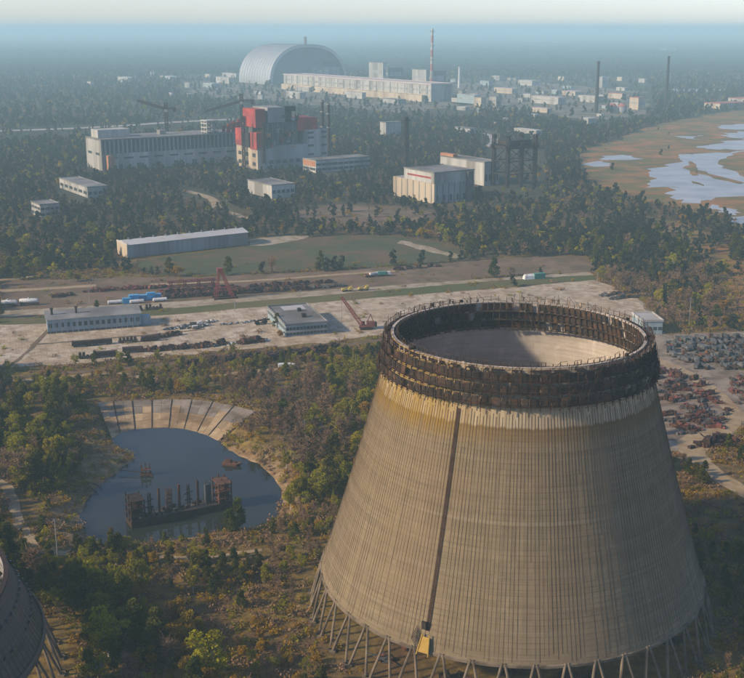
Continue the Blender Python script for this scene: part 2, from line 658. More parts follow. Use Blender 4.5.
# the yard south of the far works: soil, grass strips, concrete and roads, from the far edge to the near edge
sheet('soil_strip', [(0, 281), (120, 278), (200, 277), (330, 271), (430, 264), (500, 258), (585, 256), (600, 272), (500, 276), (400, 287), (300, 299), (180, 309), (90, 314), (0, 320)], M['brown_soil'], .03, 1.5)
sheet('field', [(128, 262), (180, 255), (250, 244.5), (300, 238), (345, 235.5), (395, 236.5), (440, 243), (468, 252), (462, 259), (425, 264), (330, 269), (230, 275), (170, 276), (140, 270)], M['field'], .05, 1.5, smooth=2)
sheet('dry_meadow', [(296, 213), (330, 204), (400, 206), (440, 213), (430, 222), (360, 226), (310, 224)], M['brown_soil'], .05, 2.0, keep=.5)
sheet('works_ground', [(455, 84), (520, 80), (640, 92), (650, 112), (590, 120), (520, 110), (460, 110)], M['asphalt'], .1, 4.0, keep=1.0)
sheet('works_ground', [(190, 80), (270, 86), (430, 103), (460, 98), (470, 106), (400, 112), (290, 102), (190, 94)], M['asphalt'], .1, 4.0, keep=1.0)
sheet('bare_soil', [(396, 243), (402, 240.5), (430, 247), (462, 256), (455, 258), (425, 251)], M['dirt'], .08, 1.0)
sheet('bare_soil', [(248, 240), (275, 236), (312, 236), (300, 240), (262, 246), (250, 246)], M['dirt'], .08, 1.0)
sheet('yard', [(-60, 329), (0, 323), (46, 318), (150, 313.5), (280, 303), (400, 295), (520, 287), (590, 279), (612, 287), (640, 300), (650, 318), (650, 334), (560, 332), (395, 333), (325, 343), (240, 349), (150, 357), (70, 364), (0, 367), (-60, 370)], M['yard'], .06, 1.0)
sheet('grass_strip', [(-60, 321), (8, 318.5), (70, 313), (168, 309), (275, 299.5), (400, 289), (500, 280.5), (594, 275), (598, 280), (560, 283), (400, 296), (280, 305.5), (170, 315), (50, 321), (45, 324), (10, 325)], M['grass'], .09, .6)
sheet('gravel_track', [(-60, 314), (0, 311), (90, 306), (170, 302.5), (300, 292), (420, 283.5), (520, 276.5), (590, 272), (594, 275), (500, 280.5), (400, 289), (275, 299.5), (168, 309), (70, 313), (0, 317), (-60, 320)], M['dirt'], .07, .6)
road('gravel_road', [(-40, 293), (0, 291), (50, 288.5), (96, 285.5)], 7, M['sand_path'], .1)
road('gravel_road', [(150, 284.5), (250, 281), (350, 273.8), (395, 271)], 5, M['sand_path'], .1)
road('gravel_road', [(-40, 385), (0, 382), (60, 378), (110, 373), (160, 380), (200, 377), (260, 371), (284, 369)], 4, M['sand_path'], .1)
road('dirt_track', [(-20, 380), (40, 375), (150, 366), (240, 357), (330, 347), (390, 339)], 5, M['brown_soil'], .08)
road('dirt_track', [(100, 300), (60, 320), (30, 350), (10, 366)], 2.5, M['brown_soil'], .105)
road('dirt_track', [(30, 345), (90, 340), (160, 334), (205, 329)], 2.5, M['brown_soil'], .11)
# beyond the yard
road('gravel_road', [(-30, 283), (0, 280), (20, 278.5), (40, 275)], 5, M['sand_path'], .1)
road('gravel_road', [(186, 191), (205, 196), (214, 201), (217, 207), (230, 213), (250, 219)], 9, M['sand_path'], .1)
road('far_road', [(-60, 134), (0, 131), (60, 129), (120, 126), (170, 122.5), (240, 119)], 26, M['pale_road'], .2)
road('far_road', [(476, 133), (485, 134), (492, 137), (494, 142), (488, 147)], 12, M['pale_road'], .2)
# right of the big tower
sheet('scrap_ground', [(600, 292), (640, 300), (655, 318), (662, 336), (700, 333), (760, 330), (800, 360), (790, 420), (735, 428), (720, 440), (700, 446), (680, 452), (640, 450), (600, 420), (560, 360), (570, 330)], M['scrap_soil'], .05, 2.0)
road('dirt_road', [(600, 335), (655, 359), (678, 369), (700, 381), (720, 397), (735, 412), (760, 425)], 7, M['sand_path'], .12)
road('dirt_road', [(735, 412), (728, 428), (705, 436), (694, 446), (700, 460), (718, 476), (744, 492), (775, 510)], 8, M['sand_path'], .125)
sheet('dirt_clearing', [(676, 440), (694, 432), (716, 434), (722, 444), (706, 452), (694, 462), (680, 458)], M['sand_path'], .1, 1.0)
sheet('golden_meadow', [(640, 470), (685, 466), (715, 482), (760, 500), (780, 560), (720, 556), (660, 560)], M['gold_grass'], .04, 1.5, keep=.35)
sheet('golden_meadow', [(120, 640), (150, 608), (200, 595), (225, 620), (290, 618), (330, 650), (320, 690), (120, 700)], M['gold_grass'], .04, 1.5, keep=.8)
sheet('golden_meadow', [(130, 585), (175, 572), (195, 580), (205, 605), (160, 612), (132, 610)], M['gold_grass'], .045, 1.5, keep=.5)
road('sand_path', [(-30, 455), (0, 481), (12, 497), (16, 512), (20, 524), (30, 538), (45, 549), (62, 554), (75, 551)], 3.6, M['sand_path'], .1, drape=True)
road('sand_path', [(150, 556), (190, 558), (222, 556), (240, 553), (262, 550)], 2.0, M['sand_path'], .1, drape=True)
road('sand_path', [(270, 366), (280, 385), (300, 405), (325, 430), (345, 470)], 2.6, M['brown_soil'], .07)
# the marsh and its pools
MARSH = [(578, 156), (604, 144), (634, 132), (660, 124), (693, 118), (725, 112), (800, 108), (900, 112), (900, 245), (790, 236), (744, 226), (722, 219), (693, 212), (672, 208), (645, 203), (619, 195), (590, 186)]
sheet('marsh', MARSH, M['marsh'], .05, 3.0, keep=.004, smooth=2)
POOLS = [
    [(650, 171), (664, 165), (678, 161), (680, 156), (708, 153), (732, 153), (752, 150), (780, 151), (790, 190), (770, 196), (713, 198), (710, 203), (678, 202), (669, 192), (677, 187), (651, 187), (653, 179)],
    [(702, 146), (720, 143), (744, 139.5), (790, 137), (790, 148), (731, 150), (705, 148)],
    [(721, 125), (744, 123.5), (800, 122), (800, 128), (725, 128.8)],
    [(725, 135), (744, 131), (790, 130), (790, 138), (737, 138)],
    [(682, 137), (699, 135.3), (698, 138.5), (684, 138.5)],
    [(602, 156), (620, 154.8), (632, 155.8), (629, 160), (605, 160)],
    [(583, 164), (596, 161.5), (612, 162), (609, 166), (588, 166.5)],
    [(712, 205), (737, 211), (739, 213.5), (721, 213.5)],
    [(735, 218), (760, 212), (800, 215), (800, 235), (745, 228)]]
for p in POOLS:
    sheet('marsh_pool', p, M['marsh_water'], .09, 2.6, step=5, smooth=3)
for p in ([(697, 170), (716, 175), (737, 181), (744, 183), (735, 184), (714, 178.5), (697, 173)],
          [(689, 161), (696, 165), (697, 175), (690, 175), (687, 168)],
          [(716, 161), (727, 158), (744, 151), (770, 155), (775, 178), (744, 178), (735, 172), (722, 168)],
          [(693, 181), (704, 185), (702, 186.3), (694, 183.5)]):
    sheet('reed_island', p, M['marsh'], .13, 1.2, smooth=2)
sheet('autumn_scrub', [(640, 215), (690, 225), (735, 250), (800, 285), (800, 330), (744, 318), (715, 290), (690, 255), (655, 235)], M['marsh'], .04, 2.0, keep=.22)
# far river and lakes
for p in ([(508, 39.2), (540, 40.2), (580, 42.3), (575, 43.4), (530, 42.2), (510, 40.6)], [(636, 47.5), (660, 48.2), (688, 50.4), (670, 51.5), (640, 49)],
          [(500, 56.5), (545, 57.2), (544, 58.6), (502, 57.8)], [(600, 62.5), (655, 62.8), (654, 64), (602, 63.8)], [(672, 89), (728, 89.5), (728, 92.5), (674, 91.8)]):
    sheet('far_lake', p, M['marsh_water'], .4, 3, step=30)
# pond
w = pond
ctr = Vector((sum(p[0] for p in w) / len(w), sum(p[1] for p in w) / len(w)))
wo = [tuple(ctr + (Vector(p) - ctr) * 1.03) for p in w]
tri = tessellate_polygon([[Vector((x, y, 0)) for x, y in wo]])
mb = MB(); mb.add([(x, y, WZ) for x, y in wo], [tuple(t) for t in tri])
o = mb.build('pond_water', M['pond_water'])
for f in o.data.polygons:
    pass
bm = bmesh.new(); bm.from_mesh(o.data)
for f in bm.faces:
    if f.normal.z < 0: f.normal_flip()
bm.to_mesh(o.data); bm.free()
tag(o, kind='structure')

# ------------------------------------------------------------------ concrete shell with lifts, streaks and stains
def shell_mat(name, base, dark, z_band=None, z_top=None, r_lines=0):
    m, nt, b = new_mat(name)
    tc = nd(nt, 'ShaderNodeTexCoord').outputs['Object']
    s = nd(nt, 'ShaderNodeSeparateXYZ'); nt.links.new(tc, s.inputs[0])
    x, y, z = s.outputs
    ang = math_n(nt, 'ARCTAN2', y, x)
    cv = nd(nt, 'ShaderNodeCombineXYZ')
    nt.links.new(math_n(nt, 'MULTIPLY', ang, 55), cv.inputs[0]); nt.links.new(math_n(nt, 'MULTIPLY', z, .05), cv.inputs[1])
    streak = noise(nt, cv.outputs[0], .6, 5, .7)
    fine = noise(nt, cv.outputs[0], 2.2, 4, .7)
    cz = nd(nt, 'ShaderNodeCombineXYZ')
    nt.links.new(math_n(nt, 'MULTIPLY', ang, 1.2), cz.inputs[0]); nt.links.new(math_n(nt, 'MULTIPLY', z, .9), cz.inputs[1])
    lift = noise(nt, cz.outputs[0], .55, 5, .75)
    cp = nd(nt, 'ShaderNodeCombineXYZ')
    nt.links.new(math_n(nt, 'MULTIPLY', ang, 24), cp.inputs[0]); nt.links.new(math_n(nt, 'MULTIPLY', z, .45), cp.inputs[1])
    fl = nd(nt, 'ShaderNodeVectorMath', operation='FLOOR'); nt.links.new(cp.outputs[0], fl.inputs[0])
    wnz = nd(nt, 'ShaderNodeTexWhiteNoise', noise_dimensions='3D'); nt.links.new(fl.outputs[0], wnz.inputs[0])
    big = noise(nt, tc, .05, 5, .6)
    col = mix_c(nt, ramp(nt, lift, .36, .64), tuple(c * .74 for c in base), base)
    col = mix_c(nt, math_n(nt, 'MULTIPLY', ramp(nt, wnz.outputs[0], .55, 1), .28), col, tuple(c * 1.25 for c in base))
    col = mix_c(nt, math_n(nt, 'MULTIPLY', ramp(nt, streak, .45, .72), .38), col, dark)
    col = mix_c(nt, math_n(nt, 'MULTIPLY', ramp(nt, fine, .52, .75), .3), col, dark)
    col = mix_c(nt, math_n(nt, 'MULTIPLY', ramp(nt, big, .42, .62), .35), col, (.20, .135, .075))
    # dark joints between the lifts, broken here and there, and irregular blotches
    fz = math_n(nt, 'FRACT', math_n(nt, 'MULTIPLY', math_n(nt, 'SUBTRACT', z, ZB if name != 'ring_concrete' else LEG_H), NLIFT))
    jl = math_n(nt, 'MULTIPLY', math_n(nt, 'SUBTRACT', 1, ramp(nt, math_n(nt, 'ABSOLUTE', math_n(nt, 'SUBTRACT', fz, .5)), .39, .47)), 1)
    jl = math_n(nt, 'MULTIPLY', math_n(nt, 'SUBTRACT', 1, jl), ramp(nt, noise(nt, tc, .12, 3), .35, .6))
    col = mix_c(nt, math_n(nt, 'MULTIPLY', jl, .5), col, tuple(c * .45 for c in base))
    col = mix_c(nt, math_n(nt, 'MULTIPLY', ramp(nt, noise(nt, tc, .22, 6, .75, 1.0), .6, .7), .55), col, tuple(c * .5 for c in base))
    col = mix_c(nt, math_n(nt, 'MULTIPLY', ramp(nt, noise(nt, tc, .13, 6, .7, .6), .6, .72), .4), col, tuple(c * 1.5 for c in base))
    # thin pale laitance lines along some lifts
    cl = nd(nt, 'ShaderNodeCombineXYZ')
    nt.links.new(math_n(nt, 'MULTIPLY', ang, .8), cl.inputs[0]); nt.links.new(math_n(nt, 'MULTIPLY', z, 1.4), cl.inputs[1])
    pale = math_n(nt, 'MULTIPLY', ramp(nt, noise(nt, cl.outputs[0], .5, 3, .5), .63, .68), ramp(nt, streak, .3, .6))
    col = mix_c(nt, math_n(nt, 'MULTIPLY', pale, .22), col, (.36, .32, .25))
    if z_band:
        wob = math_n(nt, 'MULTIPLY', math_n(nt, 'SUBTRACT', noise(nt, cv.outputs[0], .5, 4, .7), .5), 2.2)
        zz = math_n(nt, 'ADD', z, wob)
        band = ramp(nt, zz, z_band - .3, z_band + .3)
        palec = mix_c(nt, ramp(nt, streak, .42, .7), (.42, .34, .22), (.17, .11, .055))
        # stain below the young concrete: dark ochre running down
        below = math_n(nt, 'MULTIPLY', ramp(nt, zz, z_band - 5, z_band), math_n(nt, 'SUBTRACT', 1, band), True)
        col = mix_c(nt, math_n(nt, 'MULTIPLY', below, .75), col, (.15, .085, .02))
        col = mix_c(nt, band, col, palec)
        # ochre lichen on the weather side
        west = math_n(nt, 'MULTIPLY', ramp(nt, math_n(nt, 'MULTIPLY', x, -1), 8, 24), ramp(nt, zz, z_band - 6, z_band - .5))
        west = math_n(nt, 'MULTIPLY', west, ramp(nt, noise(nt, cv.outputs[0], .35, 4, .7), .3, .55), True)
        col = mix_c(nt, math_n(nt, 'MULTIPLY', west, .7), col, (.25, .15, .015))
    nt.links.new(col, b.inputs['Base Color'])
    b.inputs['Roughness'].default_value = .92
    b.inputs['Specular IOR Level'].default_value = .15
    bump(nt, b, math_n(nt, 'ADD', math_n(nt, 'MULTIPLY', lift, .5), fine), .5, .12)
    return m


NLIFT = 52 / 70.6
LEG_H = 11.7
TX, TY = 40.19, 298.74
RB, ZB = 55.0, LEG_H
RT, ZT = 34.9, LEG_H + 70.6
M['shell'] = shell_mat('tower_concrete', (.235, .182, .108), (.08, .057, .032), z_band=ZT - 14.4)
M['shell_in'] = shell_mat('tower_inner_concrete', (.6, .52, .44), (.46, .37, .31))  # paler than the outside: skylight on the inner wall put into its colour
M['shell_low'] = shell_mat('ring_concrete', (.13, .105, .082), (.045, .035, .027))
M['leg'] = surf('leg_concrete', (.16, .12, .08), (.23, .175, .12), .3, c3=(.1, .075, .05), s3=.2)
M['ridge_streak'] = surf('streak_dark', (.075, .05, .03), (.15, .1, .06), .15)  # rust-dark streak colour of the formwork ridges


def prof(z, rb=RB, rt=RT, zb=ZB, zt=ZT, k=.16):
    t = (z - zb) / (zt - zb)
    return rb + (rt - rb) * ((1 + k) * t - k * t * t)


def ring_surface(mb, prs, n, flip=False, mi=0):
    """surface of revolution through (r, z) pairs"""
    vs = []
    for r, z in prs:
        for k in range(n):
            a = 2 * math.pi * k / n
            vs.append((r * math.cos(a), r * math.sin(a), z))
    fs = []
    for i in range(len(prs) - 1):
        for k in range(n):
            q = (i * n + k, i * n + (k + 1) % n, (i + 1) * n + (k + 1) % n, (i + 1) * n + k)
            fs.append(q[::-1] if flip else q)
    mb.add(vs, fs, mi)


def legs(parent, rb, zb, n, spread, w, mat, out=4.6):
    for k in range(n):
        a = 2 * math.pi * k / n
        for s in (-1, 1):
            b_ = a + s * spread
            mb = MB()
            top = Vector((rb * math.cos(a + s * .006) - 0, rb * math.sin(a + s * .006), zb + .6))
            bot = Vector(((rb + out) * math.cos(b_), (rb + out) * math.sin(b_), -.2))
            mb.tube(bot, top, w * .5, w * .44, 8)
            mb.box(bot.x - .9, bot.x + .9, bot.y - .9, bot.y + .9, -.2, .5)
            mb.build('leg', mat, parent)


tower = thing('cooling_tower', 'huge unfinished concrete cooling tower with rusty scaffolding round its open rim', 'cooling tower', (TX, TY, 0))
rr = random.Random(5)
NL = 52
outer = []
for i in range(NL):
    z0 = ZB + (ZT - ZB) * i / NL; z1 = ZB + (ZT - ZB) * (i + 1) / NL
    off = rr.uniform(-.012, .012)
    outer += [(prof(z0) + off, z0 + .05), (prof(z1) + off, z1 - .02)]
mb = MB()
ring_surface(mb, outer, 200)
mb.build('shell', M['shell'], tower, smooth=False)
mb = MB()
inner = [(prof(ZB + (ZT - ZB) * i / 30) - .7, ZB + (ZT - ZB) * i / 30) for i in range(31)]
ring_surface(mb, inner, 160, flip=True)
ring_surface(mb, [(prof(ZT) - .72, ZT - .02), (prof(ZT) + .02, ZT - .02)], 160, flip=True)
mb.build('inner_wall', M['shell_in'], tower, smooth=True)
mb = MB()
ring_surface(mb, [(RB - .75, ZB + .8), (RB - .75, ZB - .4), (RB + .22, ZB - .4), (RB + .25, ZB + .3), (RB - .05, ZB + .5)], 200, flip=False)
mb.build('ring_beam', M['leg'], tower)
# formwork ridges running down the shell: too fine to pick apart singly
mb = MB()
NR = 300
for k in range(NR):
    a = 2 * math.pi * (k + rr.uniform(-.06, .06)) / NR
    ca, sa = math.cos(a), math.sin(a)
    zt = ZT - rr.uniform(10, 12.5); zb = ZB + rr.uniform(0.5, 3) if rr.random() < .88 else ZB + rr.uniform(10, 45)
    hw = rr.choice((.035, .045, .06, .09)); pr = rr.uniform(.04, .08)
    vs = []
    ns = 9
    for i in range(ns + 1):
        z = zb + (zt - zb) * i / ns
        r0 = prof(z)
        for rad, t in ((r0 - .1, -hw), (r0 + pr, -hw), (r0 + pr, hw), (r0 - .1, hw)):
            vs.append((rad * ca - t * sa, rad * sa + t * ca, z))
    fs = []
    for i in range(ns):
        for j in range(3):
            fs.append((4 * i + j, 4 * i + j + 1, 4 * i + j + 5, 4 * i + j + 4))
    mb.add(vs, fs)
tag(mb.build('formwork_ridges', M['ridge_streak'], tower), kind='stuff')
legs(tower, RB - .1, ZB, 44, 2 * math.pi / 44 * .42, .8, M['leg'], 3.6)
# ladder shaft down the face
LA = math.atan2(-.872, -.49)
mb = MB()
ca, sa = math.cos(LA), math.sin(LA)
def on_shell(z, t, o):
    r = prof(z) + o
    return Vector((r * ca - t * sa, r * sa + t * ca, z))
for t in (-.34, .34):
    for i in range(24):
        z0 = ZB + 7 + (ZT - 11 - ZB - 7) * i / 24; z1 = ZB + 7 + (ZT - 11 - ZB - 7) * (i + 1) / 24
        mb.beam(on_shell(z0, t, .4), on_shell(z1, t, .4), .12)
for i in range(110):
    z = ZB + 7.2 + (ZT - 11 - ZB - 7.5) * i / 110
    mb.beam(on_shell(z, -.34, .4), on_shell(z, .34, .4), .1)
    if i % 6 == 0:
        mb.beam(on_shell(z, -.34, .4), on_shell(z, -.34, -.1), .1); mb.beam(on_shell(z, .34, .4), on_shell(z, .34, -.1), .1)
mb.build('ladder', M['rust_dark'], tower)
mb = MB()
for i in range(24):
    z0 = ZB + 5 + (ZT - 11 - ZB - 5) * i / 24; z1 = ZB + 5 + (ZT - 11 - ZB - 5) * (i + 1) / 24
    q = [on_shell(z0, -.45, .1), on_shell(z0, .45, .1), on_shell(z1, .45, .1), on_shell(z1, -.45, .1)]
    mb.add(q, [(0, 1, 2, 3)])
mb.build('ladder_backing', surf('ladder_stain', (.07, .04, .022), (.13, .075, .04), .5), tower)
mb = MB()
for t in (-1.6, 1.6):
    mb.beam(on_shell(ZB - .4, t, 1.4), on_shell(ZB + 4.6, t * .6, .9), .25)
mb.add([on_shell(ZB + .3, -1.5, 1.3), on_shell(ZB + .3, 1.5, 1.3), on_shell(ZB + 3.9, 1.1, .9), on_shell(ZB + 3.9, -1.1, .9)], [(0, 1, 2, 3)])
mb.build('yellow_hatch', surf('ochre_board', (.33, .2, .04), (.42, .27, .06), .6), tower)
mb = MB()
for i in range(9):
    mb.beam(on_shell(ZB + .5 + i * .3, -1.8 - i * .25, 1.2), on_shell(ZB + 3 + i * .35, -1.2 - i * .2, .5), .12)
mb.box(-.6, .6, -.3, .3, 0, 2.0, M=Matrix.Translation(on_shell(ZB + 5.6, -.8, .7)) @ Matrix.Rotation(LA + math.pi / 2, 4, 'Z'))
mb.build('access_stair', M['steel_dark'], tower)

# scaffolding and formwork round the rim
NB = 98
RO = prof(ZT - 5)
SZ = [ZT - 9.2, ZT - 6.3, ZT - 3.4, ZT - .6, ZT + 1.6]
M['panel'] = surf('formwork_board', (.022, .018, .015), (.045, .034, .026), .8, var=.5, c3=(.075, .04, .022), s3=.5)
var = []
for q in range(4):
    pm = MB()
    pw = 2 * math.pi * (RO + 1.6) / NB
    pm.box(-pw * .43, pw * .43, -.05, .05, .12, 2.45)
    pm.box(-pw * .43, pw * .43, -.16, -.05, .55, .72); pm.box(-pw * .43, pw * .43, -.16, -.05, 1.75, 1.92)
    for e in range(q):
        t = rr.uniform(-.3, .3) * pw
        pm.box(t - .06, t + .06, -.2, -.05, .12, 2.45)
    var.append(pm.mesh('formwork_panel', M['panel']))
def rad_out(z):
    return prof(z) + 1.25
for row in range(3):
    for k in range(NB):
        if rr.random() < (.10, .04, .05)[row]:
            continue
        a = 2 * math.pi * (k + .5) / NB
        z = SZ[row]; r = rad_out(z) + rr.uniform(-.12, .15)
        o = link('formwork_panel', rr.choice(var), tower)
        o.location = (r * math.cos(a), r * math.sin(a), z + rr.uniform(-.12, .12))
        o.rotation_euler = (rr.gauss(0, .03), rr.gauss(0, .03), a + math.pi / 2 + rr.gauss(0, .05))
mb = MB()
def P(r, a, z):
    return (r * math.cos(a), r * math.sin(a), z)
for k in range(NB):
    a = 2 * math.pi * k / NB; a2 = 2 * math.pi * (k + 1) / NB
    top = ZT + 1.1 + rr.choice((0, 0, .2, .5, .9, -.5))
    mb.beam(P(rad_out(SZ[0]) + .35, a, SZ[0] - .8 - rr.random() * .8), P(rad_out(SZ[3]) + .4, a + rr.gauss(0, .002), SZ[3]), .2)
    mb.beam(P(rad_out(SZ[3]) + .35, a, SZ[3] - .2), P(rad_out(SZ[3]) + .4 + rr.gauss(0, .12), a + rr.gauss(0, .004), top), .12)
    for j in range(4):
        z = SZ[j]
        mb.beam(P(prof(z) - .05, a, z), P(rad_out(z) + .75, a, z + rr.gauss(0, .05)), .16, .22)
        mb.beam(P(prof(z) + .1, a, z - 1.1), P(rad_out(z) + .5, a, z - .05), .1)
        if rr.random() < .85:                                   # deck boards of the gallery
            for e in range(2):
                r = prof(z) + .45 + e * .8
                mb.beam(P(r, a + .002, z + .16), P(r, a2 - .002, z + .16 + rr.gauss(0, .04)), .7, .07)
        for e, h in enumerate((.55, 1.1)):
            if rr.random() < .8:
                mb.beam(P(rad_out(z) + .7, a, z + h), P(rad_out(z) + .7, a2, z + h + rr.gauss(0, .08)), .07)
        if rr.random() < .35:
            zz = SZ[j + 1] if j < 4 else z
            mb.beam(P(rad_out(z) + .55, a, z), P(rad_out(zz) + .55, a2, zz), .08)
    if rr.random() < .7:
        mb.beam(P(rad_out(ZT) + .45, a, ZT + 1.0), P(rad_out(ZT) + .45, a2, ZT + 1.0 + rr.gauss(0, .15)), .08)
    if rr.random() < .18:
        mb.beam(P(rad_out(ZT) + .4, a, ZT + .4), P(rad_out(ZT) + rr.uniform(-1, 1.2), a + rr.gauss(0, .03), ZT + 1.6 + rr.random()), .1)
tag(mb.build('scaffold_frame', M['rust_dark'], tower), kind='stuff')
# inside: boards, brackets and galleries, ragged
mb = MB()
NI = 110
for k in range(NI):
    a = 2 * math.pi * k / NI; a2 = 2 * math.pi * (k + 1) / NI
    for j in range(3):
        z = ZT - 8.4 + j * 2.9
        ri = prof(z) - .72 - .9
        mb.beam(P(ri - .5, a, z - .5), P(prof(z + 2) - 1.9, a, z + 3.0 + rr.random() * .4), .2)
        if rr.random() < .9:
            c0, c1 = a + .1 * (a2 - a), a2 - .1 * (a2 - a)
            q = [P(ri, c0, z + .2), P(ri, c1, z + .2), P(prof(z + 2.4) - 1.55, c1, z + 2.5), P(prof(z + 2.4) - 1.55, c0, z + 2.5)]
            q2 = [(p[0] * 1.003, p[1] * 1.003, p[2]) for p in q]
            mb.add(q + q2, [(0, 1, 2, 3), (7, 6, 5, 4), (0, 4, 5, 1), (2, 6, 7, 3), (1, 5, 6, 2), (0, 3, 7, 4)])
        if rr.random() < .85:
            mb.beam(P(ri - .5, a, z), P(ri - .5, a2, z + rr.gauss(0, .05)), .8, .08)
        mb.beam(P(prof(z) - .6, a, z), P(ri - .9, a, z), .12)
        if rr.random() < .8:
            mb.beam(P(ri - .9, a, z + 1), P(ri - .9, a2, z + 1 + rr.gauss(0, .08)), .08)
    mb.beam(P(prof(ZT) - 1.6, a, ZT - .3), P(prof(ZT) - 1.6 + rr.gauss(0, .15), a, ZT + rr.uniform(.2, 1.1)), .1)
    if rr.random() < .6:
        mb.beam(P(prof(ZT) - 1.6, a, ZT + .9), P(prof(ZT) - 1.6, a2, ZT + .9 + rr.gauss(0, .15)), .08)
tag(mb.build('inner_formwork', M['panel'], tower), kind='stuff')
# timber uprights standing on the rim, pale where weathered
um = MB(); um.box(-.3, .3, -.05, .05, 0, 1.5)
ume = um.mesh('rim_board', surf('weathered_board', (.2, .15, .11), (.32, .25, .18), .8, var=.6))
for k in range(NB * 2):
    if rr.random() < .45:
        a = 2 * math.pi * (k + .5) / (NB * 2)
        o = link('rim_board', ume, tower)
        o.location = P(prof(ZT) + 1.95, a, ZT - .5 + rr.uniform(-.2, .2))
        o.scale = (rr.uniform(.5, 1.1), 1, rr.uniform(.6, 1.1))
        o.rotation_euler = (0, 0, a + math.pi / 2)
mb = MB()
for k in range(9):
    a = rr.uniform(0, 6.28); r = prof(ZT) + rr.uniform(-.4, 1.6)
    Mx = Matrix.Translation(P(r, a, ZT + rr.uniform(.0, .5))) @ Matrix.Rotation(a, 4, 'Z')
    mb.box(-.35, .35, -rr.uniform(.3, .6), .4, 0, rr.uniform(.4, 1.1), M=Mx)
mb.build('rim_winch_boxes', M['rust_dark'], tower)

# low second tower, bottom left
g = gp(44, 625, LEG_H)
T2X, T2Y = g.x - 52.3, g.y - 17.0
low = thing('tower_ring', 'low dark ring of a second unfinished cooling tower on slanted legs in the corner', 'cooling tower', (T2X, T2Y, 0))
ZT2, RT2 = LEG_H + 17.0, 47.2
mb = MB()
pr2 = [(55 + (RT2 - 55) * i / 14 + rr.uniform(-.05, .05), LEG_H + 17.0 * i / 14) for i in range(15)]
ring_surface(mb, [q for i in range(14) for q in ((pr2[i][0], pr2[i][1] + .03), (pr2[i + 1][0] + .04, pr2[i + 1][1] - .03))], 140)
mb.build('shell', M['shell_low'], low)
mb = MB()
ring_surface(mb, [(r - .8, z) for r, z in pr2] + [(pr2[-1][0] + .03, ZT2)], 140, flip=True)
mb.build('inner_wall', surf('ring_inner', (.42, .41, .4), (.55, .54, .52), .15, c3=(.3, .28, .26), s3=.08), low)
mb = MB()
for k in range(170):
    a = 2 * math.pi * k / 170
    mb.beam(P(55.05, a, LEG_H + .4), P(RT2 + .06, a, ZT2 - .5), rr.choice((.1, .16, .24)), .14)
tag(mb.build('formwork_ridges', M['ridge_streak'], low), kind='stuff')
legs(low, 54.9, LEG_H, 44, 2 * math.pi / 44 * .42, .85, M['leg'], 3.8)
mb = MB(); ring_surface(mb, [(54.2, LEG_H + 1.2), (54.2, LEG_H - .5), (55.4, LEG_H - .5), (55.5, LEG_H + .9), (54.9, LEG_H + 1.3)], 140)
mb.build('ring_beam', M['shell_low'], low)
sm = MB(); sm.box(-.35, .35, -.3, .12, -1.1, 1.1)
sme = sm.mesh('slot', M['window'])
for k in range(96):
    a = 2 * math.pi * k / 96
    for j, zz in enumerate((6.2, 11.8)):
        if rr.random() < .75:
            r = 55 + (RT2 - 55) * zz / 17
            o = link('slot', sme, low); o.location = P(r, a + j * .02, LEG_H + zz); o.rotation_euler = (0, 0, a - math.pi / 2)
            o.rotation_euler = (-.43, 0, a - math.pi / 2)
for k in range(24):
    a = 2 * math.pi * (k + .3) / 24
    mb = MB(); mb.beam(P(RT2 - 1.6, a, ZT2 - 1), P(RT2 - 14, a + .12, ZT2 - 13), .9)
    mb.beam(P(RT2 - 14, a + .12, ZT2 - 13), P(RT2 - 14, a + .12, -.1), .9)
    mb.build('strut', M['steel_dark'], low)
mb = MB(); ring_surface(mb, [(RT2 - .9, ZT2 + .05), (RT2 - .9, ZT2 + .5), (RT2 + .3, ZT2 + .5), (RT2 + .3, ZT2 - .3)], 140, flip=True)
mb.build('rim_edge', M['rust_dark'], low)

# ------------------------------------------------------------------ pond: concrete bank, dock, raft, wreck
M['slab'] = surf('bank_slab', (.3, .2, .1), (.42, .3, .17), .25, c3=(.2, .125, .06), s3=.11, var=.22)
M['slab_grey'] = surf('bank_slab_grey', (.21, .165, .125), (.27, .22, .17), .12, c3=(.13, .095, .065), s3=.11, var=.22)
bank = thing('concrete_bank', 'fan of sloping concrete slabs lining the far shore of the pond', 'embankment', sl_in[4])
bi = Vector(sl_in[4])
rows_t = [0.0, .27, .52, .76, 1.0]
ncol = len(sl_in) - 1
def bank_pt(u, t):
    i = min(int(u), ncol - 1); f = u - i
    a = sl_in[i].lerp(sl_in[i + 1], f); b_ = sl_out[i].lerp(sl_out[i + 1], f)
    return a.lerp(b_, t)
for c in range(ncol):
    for h in range(2):
        for r in range(4):
            g0 = .03 if h == 0 else .004
            g1 = .03 if h == 1 else .004
            u0, u1 = c + h * .5 + g0, c + h * .5 + .5 - g1
            t0, t1 = rows_t[r] + .005, rows_t[r + 1] - .005
            dz = random.uniform(-.06, .06)
            q = [bank_pt(u0, t0), bank_pt(u1, t0), bank_pt(u1, t1), bank_pt(u0, t1)]
            q = [Vector((p.x, p.y, p.z + dz + .05)) - bi for p in q]
            lo = [p - Vector((0, 0, .5)) for p in q]
            mb = MB(); mb.add(q + lo, [(0, 1, 2, 3), (0, 4, 5, 1), (1, 5, 6, 2), (2, 6, 7, 3), (3, 7, 4, 0), (7, 6, 5, 4)])
            mb.build('slab', M['slab'] if r < 2 or random.random() < .2 else M['slab_grey'], bank)
for c in range(1, ncol):
    mb = MB()
    a, b_ = bank_pt(c, .03) - bi, bank_pt(c, .97) - bi
    mb.beam(a + Vector((0, 0, .12)), b_ + Vector((0, 0, .1)), .26, .3)
    mb.build('joint_beam', M['rust_dark'], bank)

